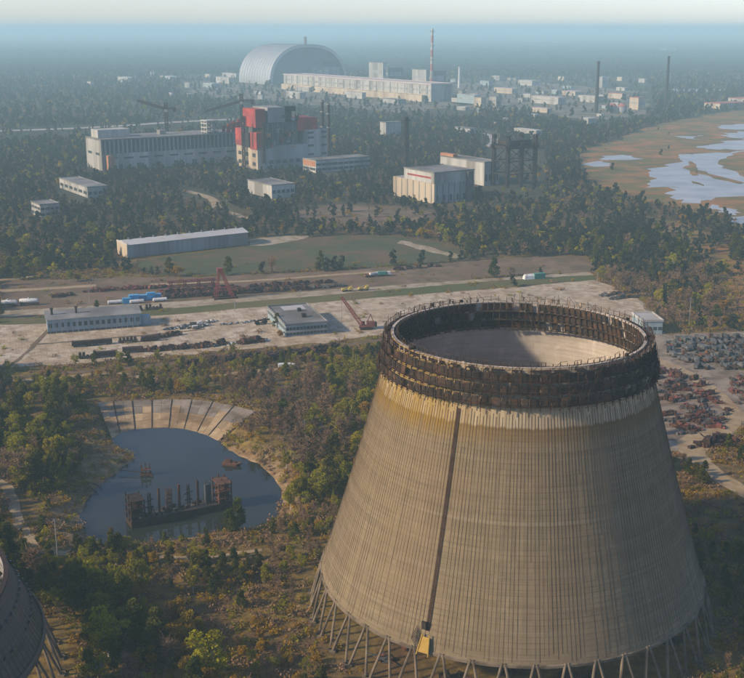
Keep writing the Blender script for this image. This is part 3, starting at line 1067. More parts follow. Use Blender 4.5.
# floating dock with a row of rusted masts
dA = gp(132, 529, WZ); dB = gp(233, 508, WZ)
du = (dB - dA); du.z = 0; DL = du.length; ang = math.atan2(du.y, du.x)
dock = thing('floating_dock', 'long rusted floating dock with a row of masts and a tower at each end', 'floating dock', dA, ang)
mb = MB(); mb.box(0, DL, 0, 7.5, -.6, 1.5); mb.box(0, DL, .0, .5, 1.5, 2.6)
mb.build('hull', M['rust_dark'], dock)
mb = MB(); mb.box(.4, DL - .4, .6, 7.2, 1.502, 1.6); mb.build('deck', surf('dock_deck', (.10, .08, .065), (.17, .13, .1), .4), dock)
for i, x0 in enumerate((0.0, DL - 5.2)):
    mb = MB()
    for xx in (x0 + .3, x0 + 2.6, x0 + 4.9):
        for yy in (.3, 3.5, 7):
            mb.beam((xx, yy, 1.5), (xx, yy, 10.2 + random.uniform(-.6, 1.2)), .38)
    for z in (4, 6.8, 9.6):
        mb.box(x0, x0 + 5.2, 0, 7.4, z, z + .25)
        mb.beam((x0 + .3, -.05, z - 2.6), (x0 + 4.9, -.05, z), .18); mb.beam((x0 - .05, .3, z), (x0 - .05, 7, z - 2.6), .18)
    mb.box(x0 + .7, x0 + 3, .8, 3.5, 1.6, 7.5); mb.box(x0 + 2.8, x0 + 4.8, 2.5, 6.5, 4.3, 9.2)
    mb.build('end_tower', M['rust_dark'] if i == 0 else M['rust'], dock)
for j, (x, wd, h, mt) in enumerate(((9.2, .9, 8.2, 'steel_dark'), (13.2, .55, 9.4, 'rust'), (17.3, 1.7, 8.6, 'rust'), (21.6, .6, 9.2, 'rust'), (25.4, .8, 8.4, 'steel_dark'), (29.4, .55, 9.6, 'rust'), (33.6, 1.8, 8.0, 'dark_wall'))):
    x *= DL / 42
    mb = MB()
    mb.lattice((x, 5.4, 1.5), (x, 5.4, 1.5 + h), wd, 7, .16, .1)
    if j in (0, 4):
        mb.box(x - 1.3, x + 1.3, 5, 5.8, 4.2, 4.6); mb.beam((x - 1.6, 5.4, 6.5), (x + 1.6, 5.4, 7.3), .25)
    elif j == 6:
        mb.box(x - .9, x + .9, 4.6, 6.2, 2, 8.6)
    elif j == 2:
        for z in (3, 4.6, 6.2, 7.8): mb.box(x - .95, x + .95, 4.5, 6.3, z, z + .2)
    else:
        mb.box(x - .3, x + .3, 5.1, 5.7, 1.6, 1.5 + h)
    mb.build('mast', M[mt], dock)
mb = MB(); rd = random.Random(12)
for k in range(34):
    x, y_ = rd.uniform(6, DL - 6), rd.uniform(1, 6.8)
    if k % 3: mb.box(x, x + rd.uniform(.3, 1.6), y_, y_ + rd.uniform(.3, 1), 1.6, 1.6 + rd.uniform(.3, 1.6))
    else: mb.beam((x, y_, 1.6), (x + rd.uniform(-2, 2), y_, 1.6 + rd.uniform(1.5, 4.5)), .16)
tag(mb.build('deck_gear', M['rust_dark'], dock), kind='stuff')
mb = MB()
for k in range(15):
    x = .5 + (DL - 1) * k / 14
    mb.beam((x, .6, 2.6), (x, .6, 3.6), .1)
    mb.beam((x, 7.2, 1.6), (x, 7.2, 2.6), .1)
mb.beam((.5, .6, 3.6), (DL - .5, .6, 3.6), .08); mb.beam((.5, 7.2, 2.6), (DL - .5, 7.2, 2.6), .08)
mb.build('railing', M['rust_dark'], dock)

g = gp(146, 475, WZ)
raft = thing('pump_raft', 'small rusty pump raft with a boom reaching to the left shore', 'raft', g, .2)
mb = MB(); mb.box(-2.2, 2.2, -1.8, 1.8, -.2, .6); mb.build('pontoon', M['rust_dark'], raft)
mb = MB()
for x in (-1.6, 0, 1.6):
    mb.lattice((x, 0, .6), (x, 0, 5.2 - abs(x) * .5), .5, 5, .12, .08)
mb.box(-1.9, 1.9, -1.2, 1.2, 2.4, 2.6); mb.build('frame', M['rust'], raft)
mb = MB(); mb.beam((-1, 0, 1.2), (-10, 3.5, 1.6), .25); mb.beam((1, -1, .5), (2.6, -3.2, .3), .35); mb.build('boom', M['rust_dark'], raft)
g = gp(231, 465, WZ)
wreck = thing('sunken_boat', 'small rusty wreck lying by the right shore of the pond', 'boat', g, -.25)
mb = MB()
mb.add([(-3.2, -1.1, -.2), (2.6, -1.1, -.2), (4, 0, .2), (2.6, 1.1, -.2), (-3.2, 1.1, -.2), (-3.4, -1.4, 1.0), (2.7, -1.5, 1.1), (4.8, 0, 1.5), (2.7, 1.5, 1.1), (-3.4, 1.4, 1.0)],
       [(0, 1, 6, 5), (1, 2, 7, 6), (2, 3, 8, 7), (3, 4, 9, 8), (4, 0, 5, 9), (4, 3, 2, 1, 0), (5, 6, 7, 8, 9)])
mb.build('hull', M['rust'], wreck)
mb = MB(); mb.box(-2.4, .2, -.9, .9, 1.0, 2.3); mb.box(.8, 2, -.5, .5, 1.05, 1.7); mb.build('cabin', M['rust'], wreck)

# ------------------------------------------------------------------ buildings
A_SITE, A_YARD = R(33), R(18)
FOOT = []      # world footprints, kept clear of trees


class Bld:
    """a building set by its near ground corner, the columns of its two far corners and its top"""
    def __init__(self, name, label, corner, left, right, top, ang=A_SITE, cat='building', group=None, base=None, L=None, W=None, H=None):
        c = gp(*corner)
        u = (math.cos(ang), math.sin(ang)); n = (-math.sin(ang), math.cos(ang))
        self.L = L or run_to(c, u, right)
        self.W = W or run_to(c, n, left)
        self.H = H or height_for(c, top)
        self.o = thing(name, label, cat, c, ang, group)
        self.c, self.ang = c, ang
        m = 3 + c.y * .002
        FOOT.append([(c.x + u[0] * a + n[0] * b, c.y + u[1] * a + n[1] * b) for a, b in ((-m, -m), (self.L + m, -m), (self.L + m, self.W + m), (-m, self.W + m))])
        # keep the line of sight in front of it about as open as the photograph shows
        d = 2.2 * 7 / max(.08, CAM_H / c.y)
        d = min(d, 60)
        FOOT.append([(c.x + u[0] * a + n[0] * b, c.y + u[1] * a + n[1] * b - dd) for a, b, dd in ((0, self.W, 0), (0, self.W, d * .6), (0, 0, d * .6), (self.L, 0, d * .6), (self.L, 0, 0), (0, 0, 0))])

    def walls(self, mat, x0=0, x1=None, y0=0, y1=None, z0=-.3, z1=None, name='wall'):
        x1 = self.L if x1 is None else x1; y1 = self.W if y1 is None else y1; z1 = self.H if z1 is None else z1
        mb = MB(); mb.box(x0, x1, y0, y1, z0, z1)
        return mb.build(name, M[mat], self.o)

    def roof(self, mat, x0=0, x1=None, y0=0, y1=None, z=None, th=.5, over=.4, parapet=.7):
        x1 = self.L if x1 is None else x1; y1 = self.W if y1 is None else y1; z = self.H if z is None else z
        mb = MB(); mb.box(x0 - over, x1 + over, y0 - over, y1 + over, z + .01, z + th)
        if parapet:
            e = .45; zt = z + th + parapet
            mb.box(x0 - over, x1 + over, y0 - over, y0 - over + e, z + th, zt); mb.box(x0 - over, x1 + over, y1 + over - e, y1 + over, z + th, zt)
            mb.box(x0 - over, x0 - over + e, y0 - over + e, y1 + over - e, z + th, zt); mb.box(x1 + over - e, x1 + over, y0 - over + e, y1 + over - e, z + th, zt)
        return mb.build('roof', M[mat], self.o)

    def front(self, name, n, z0, z1, fill=.6, mat='window', x0=0, x1=None, out=.12, y=0):
        x1 = self.L if x1 is None else x1
        w = (x1 - x0) / n
        mb = MB(); mb.box(-w * fill / 2, w * fill / 2, -out, .05, z0, z1)
        me = mb.mesh(name, M[mat])
        for k in range(n):
            o = link(name, me, self.o); o.location = (x0 + (k + .5) * w, y, 0)

    def left(self, name, n, z0, z1, fill=.6, mat='window', y0=0, y1=None, out=.12, x=0):
        y1 = self.W if y1 is None else y1
        w = (y1 - y0) / n
        mb = MB(); mb.box(-out, .05, -w * fill / 2, w * fill / 2, z0, z1)
        me = mb.mesh(name, M[mat])
        for k in range(n):
            o = link(name, me, self.o); o.location = (x, y0 + (k + .5) * w, 0)

    def box(self, name, mat, x0, x1, y0, y1, z0, z1):
        mb = MB(); mb.box(x0, x1, y0, y1, z0, z1)
        return mb.build(name, M[mat], self.o)


# unfinished turbine hall, left
b = Bld('turbine_hall', 'long pale unfinished turbine hall with dark colonnade and white end wall', (103, 171), 88, 252, 141)
H = b.H
b.walls('white_wall', z1=H * .55)
b.walls('dark_wall', x0=1.2, x1=b.L - 1, y0=1.2, y1=b.W - 1, z0=H * .55, z1=H)
b.box('end_wall', 'white_wall', -.6, 1.2, -.3, b.W + .3, -.2, H + 1.5)
b.front('column', 36, H * .55, H, .34, 'grey_wall', x0=2, y=.9, out=.9)
b.roof('roof_grey', y0=.5, over=1.0, parapet=0, th=1.6)
b.box('upper_storey', 'white_wall', 3, b.L * .22, b.W * .35, b.W * .8, H + 1.6, H + 11)
b.box('roof_house', 'white_wall', b.L * .42, b.L * .46, b.W * .4, b.W * .6, H + 1.6, H + 7)
b.front('window_strip', 9, H * .36, H * .42, .6, x0=4, x1=b.L * .9)
b.front('gate', 7, 0, H * .2, .25, 'dark_wall', x0=10, x1=b.L * .9)
b.left('window_strip', 2, H * .5, H * .58, .5, x=-.6)
mb = MB()
for i in range(3):
    for k in range(3):
        mb.beam((b.L * .70 + i * 7, 3 + k * 8, H * .7), (b.L * .70 + i * 7, 3 + k * 8, H + 17), 1.0)
for z in (H + 3, H + 8, H + 13, H + 16.5):
    mb.box(b.L * .70 - 1, b.L * .70 + 15, 2, 20, z, z + 1.0)
mb.build('roof_scaffold', M['white_wall'], b.o)
mb = MB()
for i in range(4):
    for yy in (1.5, 14):
        mb.lattice((b.L * .84 + i * 7, yy, H), (b.L * .84 + i * 7, yy, H + 9 + i * 2.5), 2.2, 4, .8, .5)
for z in (H + 6, H + 11): mb.lattice((b.L * .84, 1.5, z), (b.L * .84 + 21, 1.5, z + 3), 2, 6, .8, .5)
mb.build('red_framework', M['red_paint'], b.o)
mb = MB()
mb.box(4, 9, -9, -3, 0, H * .52); mb.box(10, 13, -8, -3, 0, H * .42)
mb.build('annex_tower', M['orange_rust'], b.o)
mb = MB(); mb.box(13.2, 17, -8, -3, 0, H * .40); mb.build('annex_wall', M['white_wall'], b.o)

# red reactor block
b = Bld('reactor_block', 'unfinished red and grey reactor block with stepped boxes and cranes on top', (258, 170), 237, 308, 148)
L, W, H = b.L, b.W, b.H
k = H / 22.0          # metres per photo pixel here
b.walls('beige_wall', x1=L * .12, z1=H)
b.box('base_wall', 'grey_wall', L * .12, L, .8, W, -.2, H * 1.05)  # front painted grey for its shade, the sunlit left face beige
b.box('middle_block', 'dark_wall', L * .12, L * .86, 6, W * .9, H * 1.05, H + 24 * k)
b.front('window_strip', 6, H * .25, H * .4, .6, x0=L * .2)
b.left('window', 3, H * .55, H * .72, .45)
b.left('window', 3, H * .15, H * .32, .45)
b.box('red_tower', 'red_paint', -1, L * .14, 0, W * .3, H - 2 * k, H + 15 * k)
b.box('red_tower', 'red_paint', -1, L * .1, W * .55, W, H, H + 17 * k)
b.box('red_block', 'red_paint', -1, L * .17, W * .02, W * .6, H + 20 * k, H + 38 * k)
b.box('core_block', 'dark_wall', .5, L * .2, W * .22, W * .64, H, H + 21 * k)
b.box('rust_block', 'orange_rust', 1, L * .1, W * .52, W * .72, H + 14 * k, H + 23 * k)
b.box('dark_block', 'dark_wall', L * .17 + .2, L * .24, W * .1, W * .8, H + 20 * k, H + 36 * k)
b.box('grey_block', 'grey_wall', L * .24 + .2, L * .58, W * .06, W * .75, H + 24 * k, H + 39 * k)
b.box('red_block', 'red_paint', L * .84, L * 1.25, W * .1, W * .7, H + 14 * k, H + 27 * k)
b.box('stair_block', 'white_wall', L * 1.0, L * 1.42, 2, W * .5, -.2, H + 15 * k)
for z in (H * .5, H * .9, H + 6 * k, H + 11 * k):
    mb = MB(); mb.box(L * 1.02, L * 1.14, 1.8, 2.1, z, z + 2.2 * k); mb.box(L * 1.3, L * 1.4, 1.8, 2.1, z, z + 2.2 * k); mb.build('window', M['window'], b.o)
mb = MB()
for i in range(7):
    x = L * (.14 + .1 * i)
    mb.box(x, x + .8, 4.8, 5.8, H * 1.05, H + 23 * k)
mb.build('pilaster', M['grey_wall'], b.o)
mb = MB()
for i in range(26):
    x = -1 + random.uniform(0, L); z = H + 18 * k
    mb.beam((x, W * random.uniform(.1, .6), H), (x, W * random.uniform(.1, .6), z + random.uniform(0, 14) * k), 1.1)
mb.box(-3, -1.1, W * .3, W * .6, H, H + 14 * k)
mb.build('frame', M['steel_dark'], b.o)
rb = random.Random(8)
for i in range(26):
    x, y, z = rb.uniform(-2, L), rb.uniform(-1.5, W * .7), H + rb.uniform(-2, 30) * k
    mb = MB(); a, c_, d_ = rb.uniform(1, 6), rb.uniform(1, 4), rb.uniform(1, 6)
    mb.box(x, x + a, -rb.uniform(.3, 1.5) + (0 if x > L * .12 else y), c_ + (0 if x > L * .12 else y), z, z + d_)
    mb.build('loose_block', M[rb.choice(('red_paint', 'dark_wall', 'steel_dark', 'grey_wall', 'orange_rust'))], b.o)
mb = MB(); mb.lattice((-4, W * .5, 0), (-4, W * .5, H + 30 * k), 3, 10, .7, .45); mb.lattice((L * .1, -3, H * .3), (L * .1, -3, H + 26 * k), 2.5, 9, .6, .4); mb.build('hoist_tower', M['steel_dark'], b.o)
mb = MB(); mb.lattice((L * .74, W * .3, H + 22 * k), (L * .74, W * .3, H + 36 * k), 6, 4, 1.4, .9); mb.box(L * .64, L * .86, W * .2, W * .4, H + 34 * k, H + 39 * k)
mb.build('roof_crane', M['steel_dark'], b.o)

g = gp(322.5, 162)
for i, (px, py, yt) in enumerate(((323, 160, 100), (329, 158, 103))):
    g = gp(px, py); h = height_for(g, yt)
    t = thing('vent_stack', ('taller left', 'shorter right')[i] + ' of the two dark stacks beside the red block', 'chimney', g)
    mb = MB(); mb.tube((0, 0, 0), (0, 0, h), 2.4, 1.7, 12); mb.build('shaft', M['steel_dark'], t)
    mb = MB()
    for z in (.55, .8, .97): mb.tube((0, 0, h * z), (0, 0, h * z + 1.2), 2.9, 2.9, 12)
    mb.build('platform', M['steel_grey'], t)


def simple(name, label, corner, left, right, top, wall='white_wall', roof='roof_grey', bands=((.35, .6),), nf=8, nl=3, fill=.7, **kw):
    b = Bld(name, label, corner, left, right, top, **kw)
    b.walls(wall); b.roof(roof)
    for z0, z1 in bands:
        if nf: b.front('window', nf, b.H * z0, b.H * z1, fill)
        if nl: b.left('window', nl, b.H * z0, b.H * z1, fill)
    return b


b = simple('low_hall', 'low white hall with two dark window bands right of the red block', (316, 173), 303, 370, 161, bands=((.18, .38), (.58, .78)), nf=10, nl=2, fill=.9)
b.box('orange_panel', 'orange_rust', -.3, -.02, 1, b.W - 1, b.H * .5, b.H * .95)
simple('flat_building', 'white flat-roofed shed below the red block', (272, 199), 248, 295, 186, wall='white_wall', bands=((.4, .65),), nf=5, nl=0)
b = simple('white_block', 'small bright white cube building alone in the woods', (386, 136), 380, 401, 123, nf=0, nl=0, wall='white_wall')
b.front('door', 1, 0, 5, .2, 'dark_wall')
simple('annex_building', 'pale long low building among trees left of the shed road', (88, 198), 60, 108, 188, bands=((.3, .6),), nf=4, nl=6, wall='white_wall')
simple('office_building', 'small white two-storey block with dark window bands at far left', (41, 218), 32, 60, 205.5, bands=((.15, .35), (.6, .8)), nf=4, nl=3, fill=.8)

# boiler-house complex with white upper storey
b = Bld('boiler_house', 'beige boiler house with white upper storey beside the steel frame', (434, 204), 393, 474, 184)
b.walls('beige_wall', x1=2.0); b.box('side_wall', 'grey_wall', 2.0, b.L, .3, b.W, -.2, b.H)  # shade painted in as grey on the side, sun as beige on the left
H = b.H; kk = H / 20
b.box('upper_storey', 'white_wall', -.4, b.L * .98, -.3, b.W * .72, H + .02, H + 10.5 * kk)
b.roof('roof_grey', x0=-.4, x1=b.L * .98, y0=-.3, y1=b.W * .72, z=H + 10.5 * kk)
b.left('window_strip', 1, H + 4.5 * kk, H + 6.3 * kk, .8, 'red_paint', y1=b.W * .7, x=-.4)
b.left('pier', 7, 0, H, .12, 'beige_wall', out=.6)
b.left('window', 7, H * .15, H * .8, .3, 'grey_wall', out=.15)
b.front('window', 6, H * .1, H * .4, .3, y=.3)
b.front('pier', 7, 0, H, .1, 'dark_wall', y=.3, out=.5)
b.box('lean_to', 'dark_wall', b.L * .78, b.L * .92, -4, -.5, 0, H + 10 * kk)
b2 = Bld('rear_hall', 'white rear hall with brick parapet behind the beige boiler house', (484, 186), 440, 499, 163)
b2.walls('white_wall', x1=1.5); b2.box('side_wall', 'grey_wall', 1.5, b2.L, .2, b2.W, -.2, b2.H); b2.roof('roof_grey')  # left face coloured as lit, side wall coloured as shaded
b2.front('window', 4, b2.H * .2, b2.H * .5, .5); b2.box('brick_parapet', 'orange_rust', 0, 6, b2.W * .7, b2.W, b2.H + 1.2, b2.H + 4)

# steel frame of an unbuilt bunker
c = gp(507, 188); u = Vector((math.cos(A_SITE), math.sin(A_SITE), 0))
h = height_for(c, 136)
fr = thing('steel_frame', 'tall dark open steel frame with heavy top beams', 'steel frame', c, A_SITE)
fw_ = run_to(c, u, 534); fd = run_to(c, (-u.y, u.x), 493)
for i in range(3):
    for j in range(2):
        mb = MB(); x, y = fw_ * i / 2, fd * j
        mb.lattice((x, y, 0), (x, y, h if i != 1 else h * .86), 2.6, 9, .9, .5)
        mb.build('column', M['steel_dark'], fr)
mb = MB()
for j in range(2):
    mb.box(-4, fw_ + 4, fd * j - 1.2, fd * j + 1.2, h * .74, h * .80)
for i in range(3):
    mb.box(fw_ * i / 2 - 1.2, fw_ * i / 2 + 1.2, 1.3, fd - 1.3, h * .745, h * .80)
mb.box(fw_ * .1, fw_ * .9, fd * .1, fd * .9, h * .81, h * .90)
mb.build('top_beam', M['steel_dark'], fr)
mb = MB()
for z in (.25, .5):
    for j in range(2):
        mb.beam((0, fd * j, h * z), (fw_, fd * j, h * z), 1.0)
        mb.beam((0, fd * j, h * z), (fw_ / 2, fd * j, h * (z + .24)), .7); mb.beam((fw_, fd * j, h * z), (fw_ / 2, fd * j, h * (z + .24)), .7)
    for i in range(3):
        mb.beam((fw_ * i / 2, 0, h * z), (fw_ * i / 2, fd, h * z), 1.0)
mb.build('brace', M['steel_dark'], fr)
FOOT.append([(c.x - 12, c.y - 30), (c.x + 50, c.y - 10), (c.x + 40, c.y + 40), (c.x - 20, c.y + 40)])


def lattice_mast(px, py, yt, w, label, mat='steel_dark', name='lattice_mast', nseg=14, w1=None, c=.5):
    g = gp(px, py); h = height_for(g, yt)
    t = thing(name, label, 'mast', g, .4)
    mb = MB(); mb.lattice((0, 0, 0), (0, 0, h), w, nseg, c, c * .6, w1); mb.build('frame', M[mat], t)
    mb = MB(); mb.box(-w * .8, w * .8, -w * .8, w * .8, h * .93, h * .95); mb.build('platform', M[mat], t)
    return t


lattice_mast(406, 168, 117, 5, 'dark lattice mast left of the beige boiler house', c=1.0, w1=3)


def tower_crane(px, py, yt, jib_px, jib_py, label, tie=True):
    g = gp(px, py); h = height_for(g, yt)
    t = thing('tower_crane', label, 'crane', g)
    mb = MB(); mb.lattice((0, 0, 0), (0, 0, h), 3.4, 16, .95, .6); mb.build('mast', M['steel_dark'], t)
    # jib in the plane facing left
    s = g.y / FPX / .98
    jx = (jib_px - px) * s
    zj = height_for(g, jib_py)
    z0 = h * .88
    mb = MB(); mb.lattice((0, 0, z0), (jx, 8, zj), 2.6, 14, .85, .55); mb.build('jib', M['steel_dark'], t)
    mb = MB(); mb.lattice((0, 0, z0), (-jx * .3, -3, z0 + 1), 2.4, 5, .6, .4); mb.box(-jx * .3 - 2, -jx * .3 + 2, -5, -1, z0 - 4, z0 + 2); mb.build('counter_jib', M['steel_dark'], t)
    mb = MB(); mb.box(-2, 2, -2.5, 2.5, z0 - 4, z0 - .5); mb.build('cab', M['steel_grey'], t)
    if tie:
        mb = MB(); mb.beam((0, 0, h), (jx * .75, 6, z0 + (zj - z0) * .75 + 1.3), .35); mb.beam((0, 0, h), (-jx * .28, -3, z0 + 2), .35); mb.build('tie', M['steel_dark'], t)


tower_crane(168, 152, 103, 140, 101, 'tower crane with raised jib behind the pale turbine hall')
tower_crane(243, 152, 94, 207, 112, 'tower crane with long tied jib beside the red block')

# long shed across the field
b = Bld('long_shed', 'long low grey shed with pale roof behind the field', (128, 258), 118, 248, 245)
b.walls('grey_wall'); b.box('end_wall', 'beige_wall', -.4, .0, -.2, b.W + .2, -.2, b.H + 1.0)  # long front greyed for shade, end wall tinted warm for sunlight
mb = MB(); mb.add([(-.8, -.8, b.H), (b.L + .8, -.8, b.H), (b.L + .8, b.W / 2, b.H + 2.2), (-.8, b.W / 2, b.H + 2.2), (b.L + .8, b.W + .8, b.H), (-.8, b.W + .8, b.H)],
                  [(0, 1, 2, 3), (3, 2, 4, 5), (0, 3, 5), (1, 4, 2), (0, 5, 4, 1)]); wr = mb.build('roof', M['roof_pale'], b.o)
b.front('pier', 26, 0, b.H, .07, 'grey_wall', out=.4)
b.box('white_panel', 'white_wall', b.L * .86, b.L, -.5, -.42, 0, b.H - .2)
mb = MB()
for i in range(10): mb.tube((b.L * (i + .5) / 10, b.W / 2, b.H + 2), (b.L * (i + .5) / 10, b.W / 2, b.H + 3.4), .6, .6, 8)
mb.build('roof_vent', M['steel_grey'], wr)

# long low workshop in the yard
b = Bld('workshop', 'long low blue-grey workshop in the yard with a row of windows', (48, 334), 45.8, 141, 320, ang=A_YARD, W=15)
b.walls('blue_wall'); b.box('plinth', 'dark_wall', -.15, b.L + .15, -.15, 0.02, 0, 1.2)
b.front('window', 16, b.H * .42, b.H * .72, .55); b.front('pier', 17, 0, b.H, .1, 'white_wall', out=.25)
mb = MB(); mb.add([(-.8, -.8, b.H), (b.L + .8, -.8, b.H), (b.L + .8, b.W + .8, b.H + 1.6), (-.8, b.W + .8, b.H + 1.6), (b.L + .8, b.W + .8, b.H), (-.8, b.W + .8, b.H)],
                  [(0, 1, 2, 3), (3, 2, 4, 5), (0, 3, 5), (1, 4, 2), (0, 5, 4, 1)]); wr = mb.build('roof', M['roof_grey'], b.o)
for x in (.06, .32):
    mb = MB(); mb.tube((b.L * x, b.W * .55, b.H + .5), (b.L * x, b.W * .55, b.H + 4), .7, .6, 8); mb.tube((b.L * x, b.W * .55, b.H + 4), (b.L * x, b.W * .55, b.H + 4.6), 1.0, 1.0, 8)
    mb.build('roof_chimney', M['steel_dark'], wr)
b.box('extension', 'blue_wall', b.L, b.L + 6, 3, 10, -.1, b.H * .6)

b = Bld('depot_building', 'square flat-roofed two-storey depot building in the middle of the yard', (286, 337), 276.5, 327, 326, ang=A_YARD, W=44)
b.walls('blue_wall'); wr = b.roof('roof_grey', over=.5)
for z0, z1 in ((.12, .34), (.56, .82)):
    b.front('window', 12, b.H * z0, b.H * z1, .82)
b.front('spandrel', 1, b.H * .36, b.H * .52, 1.0, 'white_wall', out=.2)
b.left('window', 12, b.H * .5, b.H * .8, .6)
b.box('roof_hatch', 'steel_dark', b.L * .55, b.L * .65, b.W * .3, b.W * .36, b.H + .5, b.H + 2.6).parent = wr
b.box('roof_hatch', 'steel_dark', b.L * .6, b.L * .68, b.W * .62, b.W * .68, b.H + .5, b.H + 2.2).parent = wr
b.box('roof_patch', 'roof_pale', b.L * .3, b.L * .85, b.W * .72, b.W * .95, b.H + .5, b.H + .6).parent = wr

simple('small_depot', 'small shed with pale roof right of the tower rim', (642, 335), 634, 662, 322, wall='blue_wall', roof='roof_pale', ang=R(5), W=18, nf=4, nl=0)

# ------------------------------------------------------------------ far power plant
# arched shelter
b = Bld('arched_shelter', 'giant silver arched shelter on the far plant site', (270, 85), 239, 347, 43, cat='arch')
L, W = b.L, b.W
H = L * .43
def arch_pts(n, grow=0.0):
    r = []
    for i in range(n + 1):
        a = math.pi * i / n
        ca_, sa_ = math.cos(a), math.sin(a)
        r.append((L / 2 - (L / 2 + grow) * math.copysign(abs(ca_) ** .82, ca_), (H + grow) * abs(sa_) ** .9))
    return r
def extrude_arch(mb, p0, p1, y0, y1):
    n = len(p0)
    vs = [(x, y0, z) for x, z in p0] + [(x, y1, z) for x, z in p0] + [(x, y0, z) for x, z in p1] + [(x, y1, z) for x, z in p1]
    fs = []
    for i in range(n - 1):
        fs += [(i, n + i, n + i + 1, i + 1), (2 * n + i, 2 * n + i + 1, 3 * n + i + 1, 3 * n + i), (i, i + 1, 2 * n + i + 1, 2 * n + i), (n + i, 3 * n + i, 3 * n + i + 1, n + i + 1)]
    mb.add(vs, fs)
mb = MB(); extrude_arch(mb, arch_pts(48, 0), arch_pts(48, -9), 0, W); mb.build('shell', M['silver'], b.o)
mb = MB()
for i in range(13):
    y = W * i / 12
    extrude_arch(mb, arch_pts(48, .5), arch_pts(48, -.5), max(0, y - .7), min(W, y + .7))
mb.build('shell_seam', M['silver'], b.o)
for y in (5.0, W - 5):
    mb = MB(); p = arch_pts(48, -8)
    mb.add([(x, y, z) for x, z in p] + [(x, y + 1.5, z) for x, z in p], [tuple(range(49)), tuple(range(97, 48, -1))]); mb.build('end_wall', M['silver_grey'], b.o)
b.box('inner_block', 'grey_wall', L * .52, L * .86, -18, 4.5, 0, H * .42)
b.box('inner_block', 'white_wall', L * .56, L * .7, -24, -18.2, 0, H * .36)
b.box('inner_block', 'dark_wall', L * .70, L * .86, -10, 4.4, H * .42 + .1, H * .56)
mb = MB(); mb.lattice((L * .5, W * .1, H), (L * .5, W * .1, H + 22), 5, 4, 1.2, .8); mb.build('mast', M['steel_grey'], b.o)

b = Bld('main_hall', 'very long pale turbine hall running from the arched shelter', (431, 102), 284, 452, 85)
b.walls('white_wall'); b.roof('roof_pink', over=1.5, th=2, parapet=1)
for z0, z1, m_ in ((.62, .72, 'grey_wall'), (.3, .42, 'beige_wall')):
    b.left('window_strip', 22, b.H * z0, b.H * z1, .8, m_, out=.8)
b.left('pier', 23, 0, b.H * .95, .08, 'grey_wall', out=1.2)
b.front('end_bay', 3, b.H * .1, b.H * .75, .6, 'grey_wall', out=.6)
b.left('lower_annex', 1, 0, b.H * .38, .96, 'beige_wall', out=16)
UV = (b.o, b.ang)


def plant_block(name, label, corner, left, right, top, wall='white_wall', roof='roof_grey', cat='building', group=None, win=True):
    b = Bld(name, label, corner, left, right, top, cat=cat, group=group)
    b.walls(wall); b.roof(roof, over=.6, th=1, parapet=0)
    if b.H * FPX / b.c.y > 2.5:
        b.left('window_strip', 1, b.H * .5, b.H * .65, .8, 'grey_wall')
        b.front('window_strip', 1, b.H * .4, b.H * .7, .7, 'grey_wall')
    return b


plant_block('reactor_hall', 'white reactor hall block behind the long hall, left one', (383, 84), 369, 386, 63)
plant_block('machine_block', 'dark block right of the left white reactor hall', (388, 82), 386, 403, 68, 'dark_wall')
plant_block('reactor_hall', 'white reactor hall block beside the striped stack', (426, 88), 412, 429, 70)
plant_block('machine_block', 'dark block right of the striped stack', (430, 88), 428, 446, 71, 'dark_wall')
g = gp(431.5, 92); h = height_for(g, 28.5)
t = thing('striped_stack', 'tall red and white striped ventilation stack above the plant', 'chimney', g)
n_ = 9
for i in range(n_):
    mb = MB(); mb.tube((0, 0, h * i / n_), (0, 0, h * (i + 1) / n_ - .1), 4.6 - 1.6 * i / n_, 4.6 - 1.6 * (i + 1) / n_, 14)
    mb.build('band', M['roof_red'] if i % 2 else M['white_wall'], t)
mb = MB()
for z in (.5, .72, .94): mb.lattice((0, 0, h * z), (0, 0, h * z + 4), 11, 1, .8, .5)
mb.build('platform', M['steel_grey'], t)
g = gp(459, 88); h = height_for(g, 67)
t = thing('white_stack', 'thin white stack right of the long hall', 'chimney', g)
mb = MB(); mb.tube((0, 0, 0), (0, 0, h), 3.6, 2.4, 12); mb.build('shaft', M['white_paint'], t)
mb = MB(); mb.tube((0, 0, h), (0, 0, h + 2), 3.2, 3.2, 12); mb.build('cap', M['steel_grey'], t)
for px, py, yt, lb, w in ((596, 113, 61, 'left of two tall thin dark stacks over the industrial estate', 9), (665.5, 107, 56, 'right one of two tall thin dark stacks, near the marsh', 9)):
    g = gp(px, py); h = height_for(g, yt)
    t = thing('thin_stack', lb, 'chimney', g)
    mb = MB(); mb.tube((0, 0, 0), (0, 0, h), 4.2, 2.2, 12); mb.build('shaft', M['steel_dark'], t)
    mb = MB()
    for z in (.45, .7, .95): mb.tube((0, 0, h * z), (0, 0, h * z + 1.5), 3.8, 3.8, 12)
    mb.build('platform', M['steel_dark'], t)

